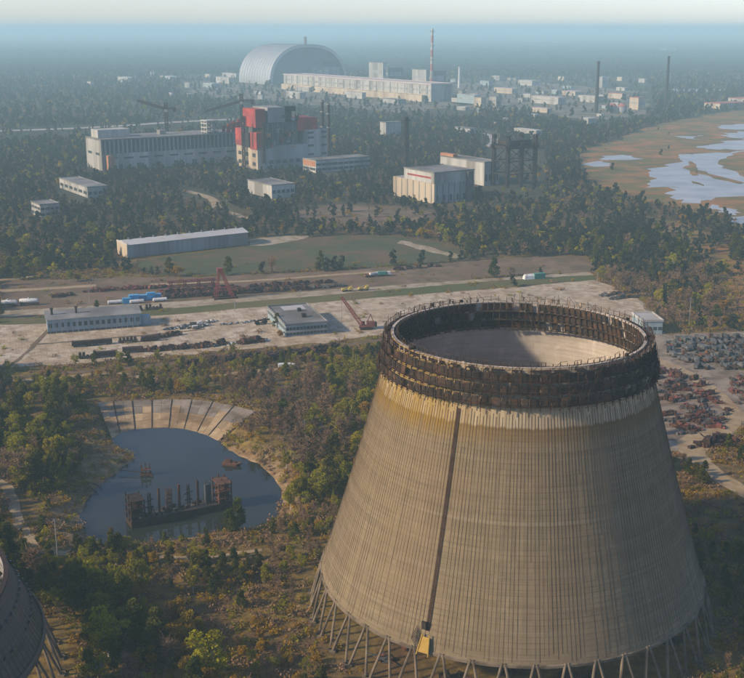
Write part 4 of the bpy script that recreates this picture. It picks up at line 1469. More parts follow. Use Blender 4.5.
low_list = [
    # corner, left, right, top, wall, roof, label
    ((300, 99), 286, 306, 93, 'white_wall', 'roof_pale', 'long white shed in front of the arched shelter'),
    ((309, 92), 296, 314, 88, 'white_wall', 'roof_pink', 'smaller white shed between the long hall and the front shed'),
    ((362, 99), 345, 366, 93, 'white_wall', 'roof_pale', 'white shed in front of the long hall middle'),
    ((398, 104), 383, 406, 100, 'grey_wall', 'roof_grey', 'low grey shed near the right end of the long hall'),
    ((266, 84.5), 255, 271, 80, 'white_wall', 'roof_pale', 'low white block at the foot of the arched shelter'),
    ((229, 84), 216, 234, 78, 'white_wall', 'roof_pale', 'white shed just left of the arched shelter'),
    ((212, 88), 203, 220, 84, 'blue_wall', 'roof_pale', 'pale blue shed further left of the arched shelter'),
    ((236, 78), 222, 240, 74, 'white_wall', 'roof_pale', 'thin white shed behind the arched shelter, left side'),
    ((128, 83), 118, 136, 78, 'white_wall', 'roof_pale', 'pale building far out in the left woods'),
    ((91, 86), 87, 96, 82, 'white_wall', 'roof_grey', 'tiny pale hut far out in the left woods'),
    ((170, 80), 160, 180, 77, 'white_wall', 'roof_pale', 'low pale shed far left beyond the road'),
    ((474, 104), 457, 480, 96, 'blue_wall', 'roof_pale', 'blue-white shed right of the long hall'),
    ((481, 107), 474, 486, 98, 'beige_wall', 'roof_grey', 'narrow beige block right of the blue-white shed'),
    ((496, 107), 489, 501, 97, 'white_wall', 'roof_grey', 'tall white block in the industrial estate, left part'),
    ((512, 94), 494, 518, 89, 'beige_wall', 'roof_pink', 'beige warehouse with pink roof in the estate'),
    ((532, 86), 518, 540, 81, 'white_wall', 'roof_pale', 'bright white warehouse at the back of the estate'),
    ((558, 105), 531, 566, 98, 'white_wall', 'roof_pink', 'longest white warehouse in the estate middle'),
    ((547, 113), 532, 552, 109, 'beige_wall', 'roof_pink', 'low beige shed in front of the longest warehouse'),
    ((575, 96), 562, 584, 92, 'beige_wall', 'roof_pink', 'beige shed left of the tall estate stack'),
    ((602, 88), 599, 607, 77, 'white_wall', 'roof_pale', 'white tower block behind the left stack'),
    ((598, 103), 578, 604, 97, 'white_wall', 'roof_pink', 'white shed at the foot of the left stack'),
    ((622, 99), 608, 626, 94, 'beige_wall', 'roof_red', 'beige shed with red roof behind the silos'),
    ((638, 110), 629, 645, 98, 'beige_wall', 'roof_red', 'beige block with red roof right of the silos'),
    ((536, 137), 514, 542, 131, 'white_wall', 'roof_pale', 'white-roofed shed alone at the near edge of the estate'),
    ((588, 124), 580, 596, 119, 'white_wall', 'roof_pale', 'small white building near the two silos'),
    ((720, 109), 704, 748, 104, 'beige_wall', 'roof_red', 'beige building with red roof at the right edge'),
    ((744, 103), 728, 760, 99, 'white_wall', 'roof_red', 'pale building with red roof behind the right edge one'),
    ((470, 134), 455, 476, 129, 'grey_wall', 'roof_grey', 'grey shed beside the curved pale road'),
]
for i, (c_, l_, r_, t_, wl, rf, lb) in enumerate(low_list):
    plant_block('warehouse', lb, c_, l_, r_, t_, wl, rf, group='works buildings of the far plant')
rr = random.Random(21)
spots = []
for k in range(400):
    if len(spots) >= 36: break
    px, py = rr.uniform(452, 655), rr.uniform(79, 118)
    if rr.random() < .18: px, py = rr.uniform(140, 290), rr.uniform(76, 100)
    if rr.random() < .08: px, py = rr.uniform(455, 520), rr.uniform(118, 135)
    if any(abs(px - a) < 11 and abs(py - b_) < 3.5 for a, b_ in spots) or any(abs(px - q[0][0]) < 13 and abs(py - q[0][1]) < 4 for q in low_list):
        continue
    spots.append((px, py))
for px, py in spots:
    w_ = rr.uniform(3, 9)
    est = px > 440
    plant_block('small_warehouse', 'small low building in the industrial estate right of the far plant' if est else 'small low building in the woods left of the arched shelter',
                (px, py), px - w_, px + w_ * .5, py - rr.uniform(2, 4.5), rr.choice(('white_wall', 'white_wall', 'beige_wall', 'grey_wall', 'blue_wall')),
                rr.choice(('roof_pale', 'roof_grey', 'roof_pink', 'roof_pale')), group='small estate buildings' if est else 'small woodland buildings')
for i, px in enumerate((612, 622)):
    g = gp(px, 113); h = height_for(g, 103.5)
    t = thing('storage_silo', ('left', 'right')[i] + ' of two grey silos under a red roof', 'silo', g)
    r_ = g.y / FPX * 4.4
    mb = MB(); mb.tube((0, 0, 0), (0, 0, h * .7), r_, r_, 18); mb.build('drum', M['grey_wall'], t)
    mb = MB(); mb.tube((0, 0, h * .7 + .02), (0, 0, h), r_ * 1.1, r_ * .55, 18); mb.build('roof', M['roof_red'], t)

# ------------------------------------------------------------------ yard: cranes, wagons, scrap, vehicles
def crawler_crane(g, rz, boom_tip, label, base_mat='rust_dark'):
    t = thing('crawler_crane', label, 'crane', g, rz)
    for s in (-1, 1):
        mb = MB(); mb.box(-3.6, 3.6, s * 2.2 - .5, s * 2.2 + .5, .25, 1.1); mb.box(-3.1, 3.1, s * 2.2 - .5, s * 2.2 + .5, 0, 1.4); mb.build('track', M[base_mat], t)
    mb = MB(); mb.box(-4.6, 3, -1.7, 1.7, 1.5, 2.2); mb.box(-4.8, -.5, -1.6, 1.6, 2.2, 4.4); mb.build('engine_house', M['rust_red'], t)
    mb = MB(); mb.box(.6, 2.6, -1.6, -.2, 2.2, 4.3); mb.build('cab', M['crane_red'], t)
    mb = MB(); mb.box(-6.0, -4.85, -1.7, 1.7, 1.6, 3.8); mb.build('counterweight', M['rust_dark'], t)
    foot = Vector((2.2, 0, 2.2))
    mb = MB(); mb.lattice(foot, boom_tip, 1.9, 12, .34, .2, 1.1); mb.build('boom', M['crane_red'], t)
    mb = MB(); ap = Vector((-2.6, 0, 8.5)); mb.beam((-.6, .8, 4.3), ap, .3); mb.beam((-4.2, -.8, 4.3), ap, .3)
    mb.beam(ap, Vector(boom_tip), .14); mb.beam(Vector(boom_tip), (boom_tip[0] + .2, boom_tip[1], 1.2), .12); mb.build('rigging', M['rust_red'], t)
    return t


g = gp(366, 329); zt = 20.0
crawler_crane(g, R(180) + R(8), (13.5, -1, 18.5), 'red crawler crane with raised lattice boom right of the depot building')
g = gp(226, 298)
t = thing('gantry_crane', 'red lattice portal crane standing over the scrap rows', 'crane', g, A_YARD)
for s in (-1, 1):
    mb = MB(); mb.lattice((4.5, s * 3, 0), (-3, s * 1.0, 19), 1.7, 9, .2, .12, 1.0); mb.build('leg', M['crane_red'], t)
    mb = MB(); mb.lattice((-6.5, s * 3, 0), (-3.6, s * 1.0, 18), 1.2, 8, .18, .1, .9); mb.build('leg', M['crane_red'], t)
mb = MB(); mb.lattice((-7, 0, 6), (6, 0, 6), 2.0, 8, .2, .12); mb.build('bridge', M['crane_red'], t)
mb = MB(); mb.box(-5, -1.5, -1.4, 1.4, 17.5, 19.4); mb.build('trolley', M['crane_red'], t)
mb = MB(); mb.box(-8, 7, -3.6, -2.4, 0, 1); mb.box(-8, 7, 2.4, 3.6, 0, 1); mb.build('bogie', M['rust_dark'], t)
g = gp(196, 291)
t = thing('fallen_gantry', 'long low dark red lattice gantry lying left of the portal crane', 'gantry', g, A_YARD)
for i in range(4):
    mb = MB(); mb.lattice((-16 + i * 9, 0, 0), (-16 + i * 9, 0, 7), 1.6, 4, .28, .18); mb.build('leg', M['crane_red'], t)
for z in (4, 7):
    mb = MB(); mb.lattice((-18, 0, z), (13, 0, z), 1.3, 16, .24, .16); mb.build('girder', M['crane_red'], t)


# white tank wagons
def tank_wagon(px, py, label):
    t = thing('tank_wagon', label, 'wagon', gp(px, py), A_YARD * .3, 'white tank wagons')
    mb = MB(); n = 14
    ring_r = [(0, 0), (.25, 1.05), (.7, 1.35), (10.8, 1.35), (11.25, 1.05), (11.5, 0)]
    vs = []
    for x, r in ring_r:
        for k in range(n):
            a = 2 * math.pi * k / n
            vs.append((x - 5.75, r * math.cos(a), 2.7 + r * math.sin(a)))
    mb.add(vs, [(i * n + k, i * n + (k + 1) % n, (i + 1) * n + (k + 1) % n, (i + 1) * n + k) for i in range(5) for k in range(n)])
    mb.build('tank', M['white_paint'], t, smooth=True)
    mb = MB(); mb.tube((0, 0, 4), (0, 0, 4.6), .5, .5, 10); mb.beam((-4, 0, 4.15), (4, 0, 4.15), .5, .1); mb.build('dome', M['white_paint'], t)
    mb = MB(); mb.box(-6, 6, -1.2, 1.2, 1.0, 1.35); mb.build('chassis', M['rust_dark'], t)
    for x in (-4.6, -3, 3, 4.6):
        mb = MB(); mb.tube((x, -1, .5), (x, 1, .5), .5, .5, 10); mb.build('wheelset', M['rust_dark'], t)


tank_wagon(8, 306.5, 'white tank wagon cut by the left edge of the picture')
tank_wagon(29, 305, 'white tank wagon, second from the left edge')
tank_wagon(-14, 308, 'white tank wagon beyond the left edge')


def crate(px, py, L_, W_, H_, mat, label, cat='container', group=None, name='shipping_container', rz=None):
    t = thing(name, label, cat, gp(px, py), A_YARD if rz is None else rz, group)
    mb = MB(); mb.box(-L_ / 2, L_ / 2, -W_ / 2, W_ / 2, .1, H_)
    for i in range(int(L_ / .8)):
        x = -L_ / 2 + .4 + i * .8
        mb.box(x - .12, x + .12, -W_ / 2 - .05, W_ / 2 + .05, .2, H_ - .1)
    mb.build('body', M[mat], t)
    mb = MB(); mb.box(-L_ / 2 - .05, L_ / 2 + .05, -W_ / 2 - .08, W_ / 2 + .08, H_ + .003, H_ + .12); mb.build('lid', M[mat], t)
    return t


for i, (px, py, l_, h_, lb) in enumerate(((127, 303.5, 5, 3.4, 'blue container, leftmost of the blue row in the yard'), (134, 301.5, 6, 4.2, 'blue container, second of the blue row'), (143, 300, 5, 3.2, 'blue container, third of the blue row'), (151, 299.5, 5, 4.4, 'tallest blue container near the right end of the blue row'), (158, 298.5, 4, 3, 'blue container, rightmost of the blue row'))):
    crate(px, py, l_, 3, h_, 'blue_paint', lb, group='blue containers')
for i, (px, py, lb) in enumerate(((115, 304, 'white fuel tank left of the blue containers'), (137, 303.3, 'white fuel tank in front of the blue containers'), (160, 301.5, 'white fuel tank right of the blue containers'))):
    t = thing('white_tank', lb, 'tank', gp(px, py), A_YARD)
    mb = MB(); mb.tube((-4, 0, 1.4), (4, 0, 1.4), 1.1, 1.1, 12); mb.tube((-4.4, 0, 1.4), (-4, 0, 1.4), .6, 1.1, 12); mb.tube((4, 0, 1.4), (4.4, 0, 1.4), 1.1, .6, 12); mb.build('drum', M['white_paint'], t)
    mb = MB(); mb.box(-3, -2.4, -.9, .9, 0, .9); mb.box(2.4, 3, -.9, .9, 0, .9); mb.build('saddle', M['rust_dark'], t)
crate(539, 278.5, 8, 3, 3.6, 'green_paint', 'green container beside the white tent by the grass strip')
t = thing('white_tent', 'white tarpaulin cover beside the green container', 'tent', gp(529, 279), A_YARD)
mb = MB(); mb.add([(-4, -2, 0), (4, -2, 0), (4, 2, 0), (-4, 2, 0), (-3.6, -1.6, 2.4), (3.6, -1.6, 2.4), (3.6, 1.6, 2.4), (-3.6, 1.6, 2.4), (-3.4, 0, 3.6), (3.4, 0, 3.6)],
                  [(0, 1, 5, 4), (1, 2, 6, 5), (2, 3, 7, 6), (3, 0, 4, 7), (4, 5, 9, 8), (6, 7, 8, 9), (5, 6, 9), (7, 4, 8)]); mb.build('cover', M['white_paint'], t)
mb = MB(); mb.box(4, 4.2, -1.2, 1.2, 0, 2); mb.build('flap', M['roof_pale'], t)


# lorries and plant
def lorry_mesh(cab, bed, seed):
    r_ = random.Random(seed); mb = MB()
    L_ = r_.uniform(6.5, 9)
    mb.box(-L_ / 2, L_ / 2, -.9, .9, .75, 1.1, 2)
    mb.box(L_ / 2 - 2.1, L_ / 2 - .1, -1.2, 1.2, 1.1, 2.9, 0)
    mb.box(L_ / 2 - 2.9, L_ / 2 - 2.15, -.9, .9, 1.1, 2.0, 0) if seed % 2 else mb.box(L_ / 2 - .1, L_ / 2 + .9, -.9, .9, 1.0, 2.0, 0)
    mb.box(L_ / 2 - .12, L_ / 2 - .02, -1.0, 1.0, 2.0, 2.7, 3)
    k = seed % 4
    if k == 0:
        mb.box(-L_ / 2, L_ / 2 - 2.5, -1.25, 1.25, 1.12, 3.2, 1)
    elif k == 1:
        mb.box(-L_ / 2, L_ / 2 - 3, -1.25, 1.25, 1.12, 1.3, 1)
        for s in (-1, 1): mb.box(-L_ / 2, L_ / 2 - 3, s * 1.25 - .05, s * 1.25 + .05, 1.3, 2.1, 1)
    elif k == 2:
        mb.tube((-L_ / 2 + .2, 0, 2.1), (L_ / 2 - 2.7, 0, 2.1), 1.0, 1.0, 10, 1)
    else:
        mb.box(-L_ / 2, -L_ / 2 + 2.2, -1.2, 1.2, 1.12, 2.2, 1); mb.beam((-L_ / 2 + 1, 0, 2.2), (L_ / 2, .4, 3.6), .3, mi=1)
    for x in (-L_ / 2 + .9, -L_ / 2 + 2.1, L_ / 2 - 1.2):
        for s in (-1, 1):
            mb.tube((x, s * 1.0 - .18, .5), (x, s * 1.0 + .18, .5), .5, .5, 8, 2)
    return mb.mesh('abandoned_lorry', [M[cab], M[bed], M['rust_dark'], M['window']])


lorries = [lorry_mesh(c_, b_, i) for i, (c_, b_) in enumerate((('scrap_grey', 'scrap_grey'), ('scrap_grey', 'rust'), ('scrap_grey', 'scrap_grey'), ('rust', 'scrap_grey'), ('scrap_grey', 'scrap_grey'), ('scrap_grey', 'rust_dark')))]
rr = random.Random(31)
for row, (x0, y0, x1, y1, n) in enumerate(((672, 341, 748, 338, 14), (668, 346, 748, 343.5, 15), (668, 351, 748, 349, 15), (674, 356.5, 750, 355, 14), (684, 362, 750, 361, 12), (698, 368.5, 752, 367.5, 9))):
    for k in range(n):
        if rr.random() < .1: continue
        f = k / (n - 1)
        g = gp(x0 + (x1 - x0) * f + rr.uniform(-1, 1), y0 + (y1 - y0) * f + rr.uniform(-.8, .8))
        o = link('abandoned_lorry', rr.choice(lorries)); o.location = g; o.scale = (.82,) * 3
        o.rotation_euler = (0, 0, R(100) + rr.gauss(0, .25) if rr.random() < .8 else rr.uniform(0, 3.1))
        tag(o, 'grey derelict lorry in ' + ('the rearmost', 'the second', 'the third', 'the fourth', 'the fifth', 'the nearest')[row] + ' row of the vehicle graveyard', 'lorry', 'derelict lorries right of the tower, row ' + 'abcdef'[row])
veh = [('white_lorry', (375, 276.5), 2, ('white_paint', 'white_paint'), 'white tanker lorry by the far gravel road'),
       ('orange_lorry', (369, 277), 1, ('orange_rust', 'orange_rust'), 'orange lorry left of the white tanker lorry'),
       ('white_lorry', (384, 276), 0, ('white_paint', 'green_paint'), 'white lorry with dark box right of the tanker'),
       ('white_van', (287, 369.5), 0, ('white_paint', 'white_paint'), 'white van parked among bushes below the depot building'),
       ('yellow_digger', (347, 291.5), 3, ('yellow_paint', 'yellow_paint'), 'yellow digger on the gravel track, left of two'),
       ('yellow_digger', (363.5, 290.5), 3, ('yellow_paint', 'yellow_paint'), 'yellow digger on the gravel track, right of two'),
       ('white_lorry', (196, 326), 1, ('white_paint', 'scrap_grey'), 'white lorry among grey blocks in the yard'),
       ('dark_lorry', (261, 324.5), 3, ('rust_dark', 'rust_dark'), 'dark lorry left of the depot building')]
for i, (nm, (px, py), sd, (c_, b_), lb) in enumerate(veh):
    o = link(nm, lorry_mesh(c_, b_, sd)); o.location = gp(px, py); o.rotation_euler = (0, 0, A_YARD + rr.gauss(0, .15))
    tag(o, lb, 'lorry' if 'digger' not in nm and 'van' not in nm else nm.split('_')[1])


def scrap_mesh(seed, n, sx, sy, sz, mat, mat2=None):
    r_ = random.Random(seed); mb = MB()
    for i in range(n):
        x, y = r_.gauss(0, sx * .32), r_.gauss(0, sy * .32)
        z = max(0, sz * .5 * (1 - abs(x) / sx) * (1 - abs(y) / sy)) * r_.random()
        Mx = Matrix.Translation((x, y, z)) @ Matrix.Rotation(r_.gauss(0, .5), 4, 'Z') @ Matrix.Rotation(r_.gauss(0, .2), 4, 'X')
        k = r_.random(); mi = 1 if (mat2 and r_.random() < .3) else 0
        if k < .5:
            a, b_, c_ = r_.uniform(.4, 1.6), r_.uniform(.3, 1.0), r_.uniform(.4, sz * .8)
            mb.box(-a, a, -b_, b_, -.05, c_, mi, Mx)
        elif k < .8:
            l = r_.uniform(1, sx * .7)
            mb.beam(Mx @ Vector((-l, 0, .3)), Mx @ Vector((l, r_.gauss(0, .5), r_.uniform(.2, sz))), .3, mi=mi)
        else:
            l = r_.uniform(.6, 2.2)
            mb.tube(Mx @ Vector((-l, 0, .7)), Mx @ Vector((l, 0, .7)), .55, .55, 8, mi)
    return mb.mesh('scrap_heap', [M[mat], M[mat2 or mat]])


def wagon_mesh(seed, mat):
    r_ = random.Random(seed); mb = MB()
    mb.box(-6, 6, -1.3, 1.3, .9, 1.2)
    for x in (-4.6, -3.2, 3.2, 4.6): mb.tube((x, -1, .5), (x, 1, .5), .5, .5, 8)
    if seed % 3 == 0:
        mb.box(-5.9, 5.9, -1.35, 1.35, 1.2, 3.1)
    elif seed % 3 == 1:
        for s in (-1, 1): mb.box(-5.9, 5.9, s * 1.35 - .06, s * 1.35 + .06, 1.2, 2.6)
        for s in (-1, 1): mb.box(s * 5.9 - .06, s * 5.9 + .06, -1.25, 1.25, 1.2, 2.6)
        for i in range(7): mb.box(-5 + i * 1.5, -4 + i * 1.5, -1, 1, 1.2, r_.uniform(1.6, 3))
    else:
        for i in range(5): mb.box(-5.5 + i * 2.3, -3.9 + i * 2.3, -1.1, 1.1, 1.2, r_.uniform(1.8, 3.4))
    return mb.mesh('rusty_wagon', M[mat])


S_DARK = [scrap_mesh(i, 26, 5.5, 2.6, 3.4, 'rust_dark', 'rust') for i in range(5)]
S_RED = [scrap_mesh(10 + i, 26, 6, 3.0, 3.0, 'rust_red', 'rust_dark') for i in range(5)]
S_GREY = [scrap_mesh(20 + i, 22, 5, 2.6, 2.4, 'scrap_grey', 'rust') for i in range(5)]
S_PALE = [scrap_mesh(30 + i, 12, 3.5, 2.2, 1.8, 'scrap_grey', 'white_paint') for i in range(4)]
WAG = [wagon_mesh(i, 'rust_dark') for i in range(6)]
rows = [
    ((168, 298), (243, 293), 22, S_DARK, 1.0, 'dark rusty scrap heap in the row under the portal crane', 'scrap'),
    ((166, 294), (236, 289.5), 18, S_DARK + S_RED, 1.0, 'rusty scrap heap in the rear row behind the portal crane', 'scrap'),
    ((246, 293), (306, 289.5), 14, S_DARK, .9, 'dark scrap heap right of the portal crane', 'scrap'),
    ((288, 290.5), (344, 286), 12, S_GREY, .8, 'greyish machine heap at the right end of the scrap rows', 'scrap'),
    ((250, 288), (330, 282.5), 12, S_DARK, .8, 'dark heap in the thin line behind the scrap rows', 'scrap'),
    ((88, 292), (165, 287.5), 15, S_RED, .8, 'reddish scrap heap behind the blue containers', 'scrap'),
    ((58, 297), (70, 296), 3, S_DARK, .8, 'small dark heap right of the white tank wagons', 'scrap'),
    ((145, 341), (178, 334.5), 7, S_DARK, .7, 'brown scrap heap in the yard right of the workshop', 'scrap'),
    ((166, 330), (215, 321.5), 15, S_PALE, .7, 'low grey heap of blocks in the middle of the yard', 'blocks'),
    ((184, 329), (206, 326.5), 4, S_PALE, .9, 'whitish heap beside the grey blocks in the yard', 'blocks'),
    ((222, 325), (268, 320), 10, S_PALE, .6, 'small grey block heap left of the depot building', 'blocks'),
    ((146, 352), (206, 347), 13, S_DARK, .75, 'rusty block in the even row along the yard edge', 'scrap'),
    ((208, 347), (264, 341), 9, S_DARK + S_PALE, .9, 'dark heap along the yard edge below the grey blocks', 'scrap'),
    ((188, 365), (268, 358.5), 12, S_DARK, 1.0, 'dark scrap heap in the brush below the yard', 'scrap'),
    ((270, 360), (330, 351), 10, S_DARK, 1.1, 'large dark heap in the brush below the depot building', 'scrap'),
    ((612, 300), (655, 295), 9, S_GREY, .9, 'grey and white scrap heap behind the tower rim', 'scrap'),
    ((606, 296), (645, 291), 8, S_DARK + S_GREY, .8, 'mixed scrap heap at the far end of the yard', 'scrap'),
    ((704, 446), (724, 443), 3, S_DARK, 1.3, 'dark rusted hulk beside the dirt clearing right of the tower', 'scrap'),
    ((342, 366), (392, 352), 6, S_GREY, .6, 'small rubble heap left of the tower rim', 'scrap'),
    ((283, 376), (305, 400), 6, S_GREY, .5, 'small rubble heap beside the track below the white van', 'scrap'),
    ((400, 270), (440, 266), 5, S_DARK, .7, 'dark heap on the soil strip behind the tower', 'scrap'),
]
for a, b_, n, pool, sc, lb, cat in rows:
    for k in range(n):
        f = (k + rr.uniform(-.25, .25)) / max(1, n - 1)
        o = link('scrap_heap', rr.choice(pool))
        o.location = gp(a[0] + (b_[0] - a[0]) * f, a[1] + (b_[1] - a[1]) * f + rr.uniform(-.5, .5))
        o.rotation_euler = (0, 0, A_YARD + rr.gauss(0, .2) + rr.choice((0, math.pi)))
        s_ = sc * rr.uniform(.7, 1.2); o.scale = (s_, s_, s_)
        tag(o, lb, cat, lb + ' (row)')
n = 0
RED_POLY = [(657, 366), (684, 371), (704, 384), (722, 399), (730, 412), (724, 424), (700, 434), (676, 436), (662, 430)]
while n < 85:
    px, py = rr.uniform(655, 735), rr.uniform(364, 438)
    if not in_poly(np.array([px]), np.array([py]), RED_POLY)[0]: continue
    n += 1
    k = rr.random()
    o = link('scrap_heap', rr.choice(S_RED if k < .42 else S_GREY if k < .75 else S_DARK)); o.location = gp(px, py)
    o.rotation_euler = (0, 0, rr.gauss(.2, .4)); s_ = rr.uniform(.4, .85); o.scale = (s_, s_, s_)
    tag(o, 'red and grey scrap heap in the dump between tower and dirt road', 'scrap', 'scrap heaps of the dump right of the tower')
for k in range(16):
    g = gp(rr.uniform(728, 760), rr.uniform(378, 408))
    o = link('scrap_heap', rr.choice(S_GREY + S_RED)); o.location = g; o.rotation_euler = (0, 0, rr.uniform(0, 3)); o.scale = (.6,) * 3
    tag(o, 'scrap heap on the far side of the dirt road at the right edge', 'scrap', 'scrap heaps beyond the dirt road')
for (px, py, lb) in ((82, 346.5, 'rusty wagon in front of the workshop, left of three'), (102, 344.5, 'rusty wagon in front of the workshop, middle of three'), (128, 342.5, 'rusty wagon in front of the workshop, right of three'),
                     (88, 358.5, 'dark wagon at the yard edge below the workshop, left'), (106, 357, 'dark wagon at the yard edge below the workshop, between the two trees'), (133, 352.5, 'rusty wagon right of the lone green tree'),
                     (112, 312, 'dark wagon on the grass strip, left of three'), (134, 311, 'dark wagon on the grass strip, middle of three'), (154, 309.5, 'dark wagon on the grass strip, right of three'), (150, 341, 'low wagon between the workshop and grey blocks')):
    o = link('rusty_wagon', rr.choice(WAG)); o.location = gp(px, py); o.rotation_euler = (0, 0, A_YARD * rr.uniform(.5, 1)); tag(o, lb, 'wagon')
    o.scale = (rr.uniform(.8, 1.0), 1, 1)


def pole(px, py, h, label):
    t = thing('power_pole', label, 'pole', gp(px, py), A_YARD)
    mb = MB(); mb.tube((0, 0, 0), (0, 0, h), .22, .15, 8); mb.build('shaft', M['steel_grey'], t)
    mb = MB(); mb.beam((-1.2, 0, h - .6), (1.2, 0, h - .6), .16); mb.beam((-.8, 0, h - 1.6), (.8, 0, h - 1.6), .14); mb.build('crossarm', M['steel_grey'], t)


for px, py, h, lb in ((90, 308, 13, 'slim pole left of the blue containers'), (235, 311, 6, 'short pale post on the grass strip'), (689, 325, 16, 'tall pole at the wood edge right of the rim'), (597, 284, 8, 'pole at the end of the grass strip'),
                      (305, 440, 9, 'thin post on the wooded slope right of the pond'), (300, 299, 6, 'short post behind the depot building'), (58, 560, 14, 'pale bare pole beside the low ring tower')):
    pole(px, py, h, lb)
# rubble under and beside the towers
for k in range(26):
    px, py = rr.uniform(318, 420), rr.uniform(620, 700)
    g = gp(px, py)
    if (g.x - TX) ** 2 + (g.y - TY) ** 2 < 64 ** 2: continue
    o = link('rubble_heap', rr.choice(S_GREY)); o.location = g; o.rotation_euler = (0, 0, rr.uniform(0, 6)); o.scale = (.3,) * 3
    tag(o, 'small concrete rubble heap at the foot of the big tower', 'rubble', 'rubble at the big tower')
for k in range(60):
    a = rr.uniform(0, 6.28); r_ = rr.uniform(5, 50)
    o = link('rubble_heap', rr.choice(S_GREY + S_DARK)); o.location = (TX + r_ * math.cos(a), TY + r_ * math.sin(a), 0); o.rotation_euler = (0, 0, rr.uniform(0, 6)); o.scale = (.8,) * 3
    tag(o, 'dim rubble heap on the floor inside the big tower', 'rubble', 'rubble inside the big tower')

# ------------------------------------------------------------------ trees
def leaf_cloud(centres, radii, per, size, flat, rg):
    """leaf-sized faces spread through clumps; returns verts, faces, tone per face"""
    V, T = [], []
    for c, r in zip(centres, radii):
        n = per
        d = rg.normal(size=(n, 3)); d /= np.linalg.norm(d, axis=1)[:, None]
        rad = rg.uniform(.35, 1.0, n) ** .6
        p = c + d * (rad * r)[:, None] * np.array([1, 1, flat])
        a = rg.normal(size=(n, 3)); a /= np.linalg.norm(a, axis=1)[:, None]
        b_ = np.cross(a, rg.normal(size=(n, 3))); b_ /= np.linalg.norm(b_, axis=1)[:, None]
        s = size * rg.uniform(.6, 1.3, n)[:, None]
        quad = np.stack([p - a * s - b_ * s * .6, p + a * s - b_ * s * .6, p + a * s * .7 + b_ * s * .7, p - a * s * .7 + b_ * s * .7], 1)
        V.append(quad.reshape(-1, 3))
        T.append(np.clip(rg.normal(.5, .15) + rg.normal(0, .16, n), 0, 1))
    V = np.concatenate(V); T = np.concatenate(T)
    F = np.arange(len(V)).reshape(-1, 4)
    return V, F, T


def stick(p, q, r0, r1):
    p = np.array(p, float); q = np.array(q, float); z = q - p; z /= np.linalg.norm(z) + 1e-9
    a = np.array([0, 0, 1.]) if abs(z[2]) < .9 else np.array([1., 0, 0])
    x = np.cross(z, a); x /= np.linalg.norm(x); y = np.cross(z, x)
    v = [e + r * (x * math.cos(t) + y * math.sin(t)) for e, r in ((p, r0), (q, r1)) for t in (0, 2.09, 4.19)]
    return v, [(0, 1, 4, 3), (1, 2, 5, 4), (2, 0, 3, 5)]


def make_tree(kind, seed, lod):
    rg = np.random.default_rng(seed)
    tv, tf = [], []
    def add_stick(*a):
        v, f = stick(*a); o = len(tv); tv.extend(v); tf.extend([tuple(i + o for i in q) for q in f])
    near = lod == 0
    if kind == 'pine':
        h = 9.0; n = 22 if near else 8
        cs, rs = [], []
        for i in range(n):
            t = .16 + .84 * (i + rg.uniform(0, .8)) / n
            rr_ = 3.3 * (1 - t) ** .55 + .3
            a = rg.uniform(0, 6.28); e = rr_ * rg.uniform(.3, .85)
            cs.append(np.array([e * math.cos(a), e * math.sin(a), h * t])); rs.append(rg.uniform(.9, 1.5) * (1.15 - .5 * t) * (1 if near else 1.35))
            if near: add_stick((0, 0, h * t - .6), cs[-1], .07, .03)
        V, F, T = leaf_cloud(cs, rs, 150 if near else 18, .19 if near else .66, .75, rg)
        add_stick((0, 0, -.3), (0, 0, h * .55), .22, .12); add_stick((0, 0, h * .55), (0, 0, h * .95), .12, .04)
    elif kind in ('leafy', 'gold'):
        h = 8.5 if kind == 'leafy' else 5.0
        n = 20 if near else 8
        cs, rs = [], []
        wx = rg.uniform(2.2, 3.0)
        for i in range(n):
            d = rg.normal(size=3); d /= np.linalg.norm(d)
            e = rg.uniform(.35, .95)
            c = np.array([d[0] * wx * e, d[1] * wx * e, h * .58 + d[2] * h * .36 * e])
            cs.append(c); rs.append(rg.uniform(.7, 1.25) * (1 if near else 1.5))
            if near or i < 3: add_stick((0, 0, h * rg.uniform(.2, .45)), c, .08, .03)
        V, F, T = leaf_cloud(cs, rs, 120 if near else 14, .16 if near else .6, .8, rg)
        add_stick((0, 0, -.3), (0, 0, h * .6), .18, .08)
    else:                                       # bare tree: limbs and twigs
        h = 7.5
        V, F, T = [], [], []
        n = 34 if near else 12
        for i in range(n):
            t = rg.uniform(.18, .75); a = rg.uniform(0, 6.28)
            q = np.array([math.cos(a), math.sin(a), 0]) * rg.uniform(.9, 2.4) * (1.1 - .5 * t) + np.array([0, 0, h * (t + rg.uniform(.12, .3))])
            add_stick((0, 0, h * t), q, .07, .03)
            for k in range(22 if near else 9):
                s0 = np.array([0, 0, h * t]) * (1 - (w_ := rg.uniform(.3, 1))) + q * w_
                dr = rg.normal(size=3) * np.array([.8, .8, .5]) + np.array([0, 0, .7])
                e = s0 + dr * rg.uniform(.3, 1.0)
                sd = np.cross(dr, rg.normal(size=3)); sd /= np.linalg.norm(sd) + 1e-9
                wd = (.045 if near else .12)
                V += [s0 - sd * wd, s0 + sd * wd, e + sd * wd * .4, e - sd * wd * .4]; T.append(rg.uniform(0, 1))
        V = np.array(V); F = np.arange(len(V)).reshape(-1, 4); T = np.array(T)
        add_stick((0, 0, -.3), (0, 0, h * .5), .17, .09); add_stick((0, 0, h * .5), (0, 0, h * .9), .09, .03)
    return V, F, T, tv, tf


LEAF = {'pine': 'pine_leaf', 'leafy': 'green_leaf', 'gold': 'gold_leaf', 'bare': 'twig', 'far': 'far_leaf'}
BARK = {'pine': 'bark', 'leafy': 'birch_bark', 'gold': 'bark', 'bare': 'bark'}


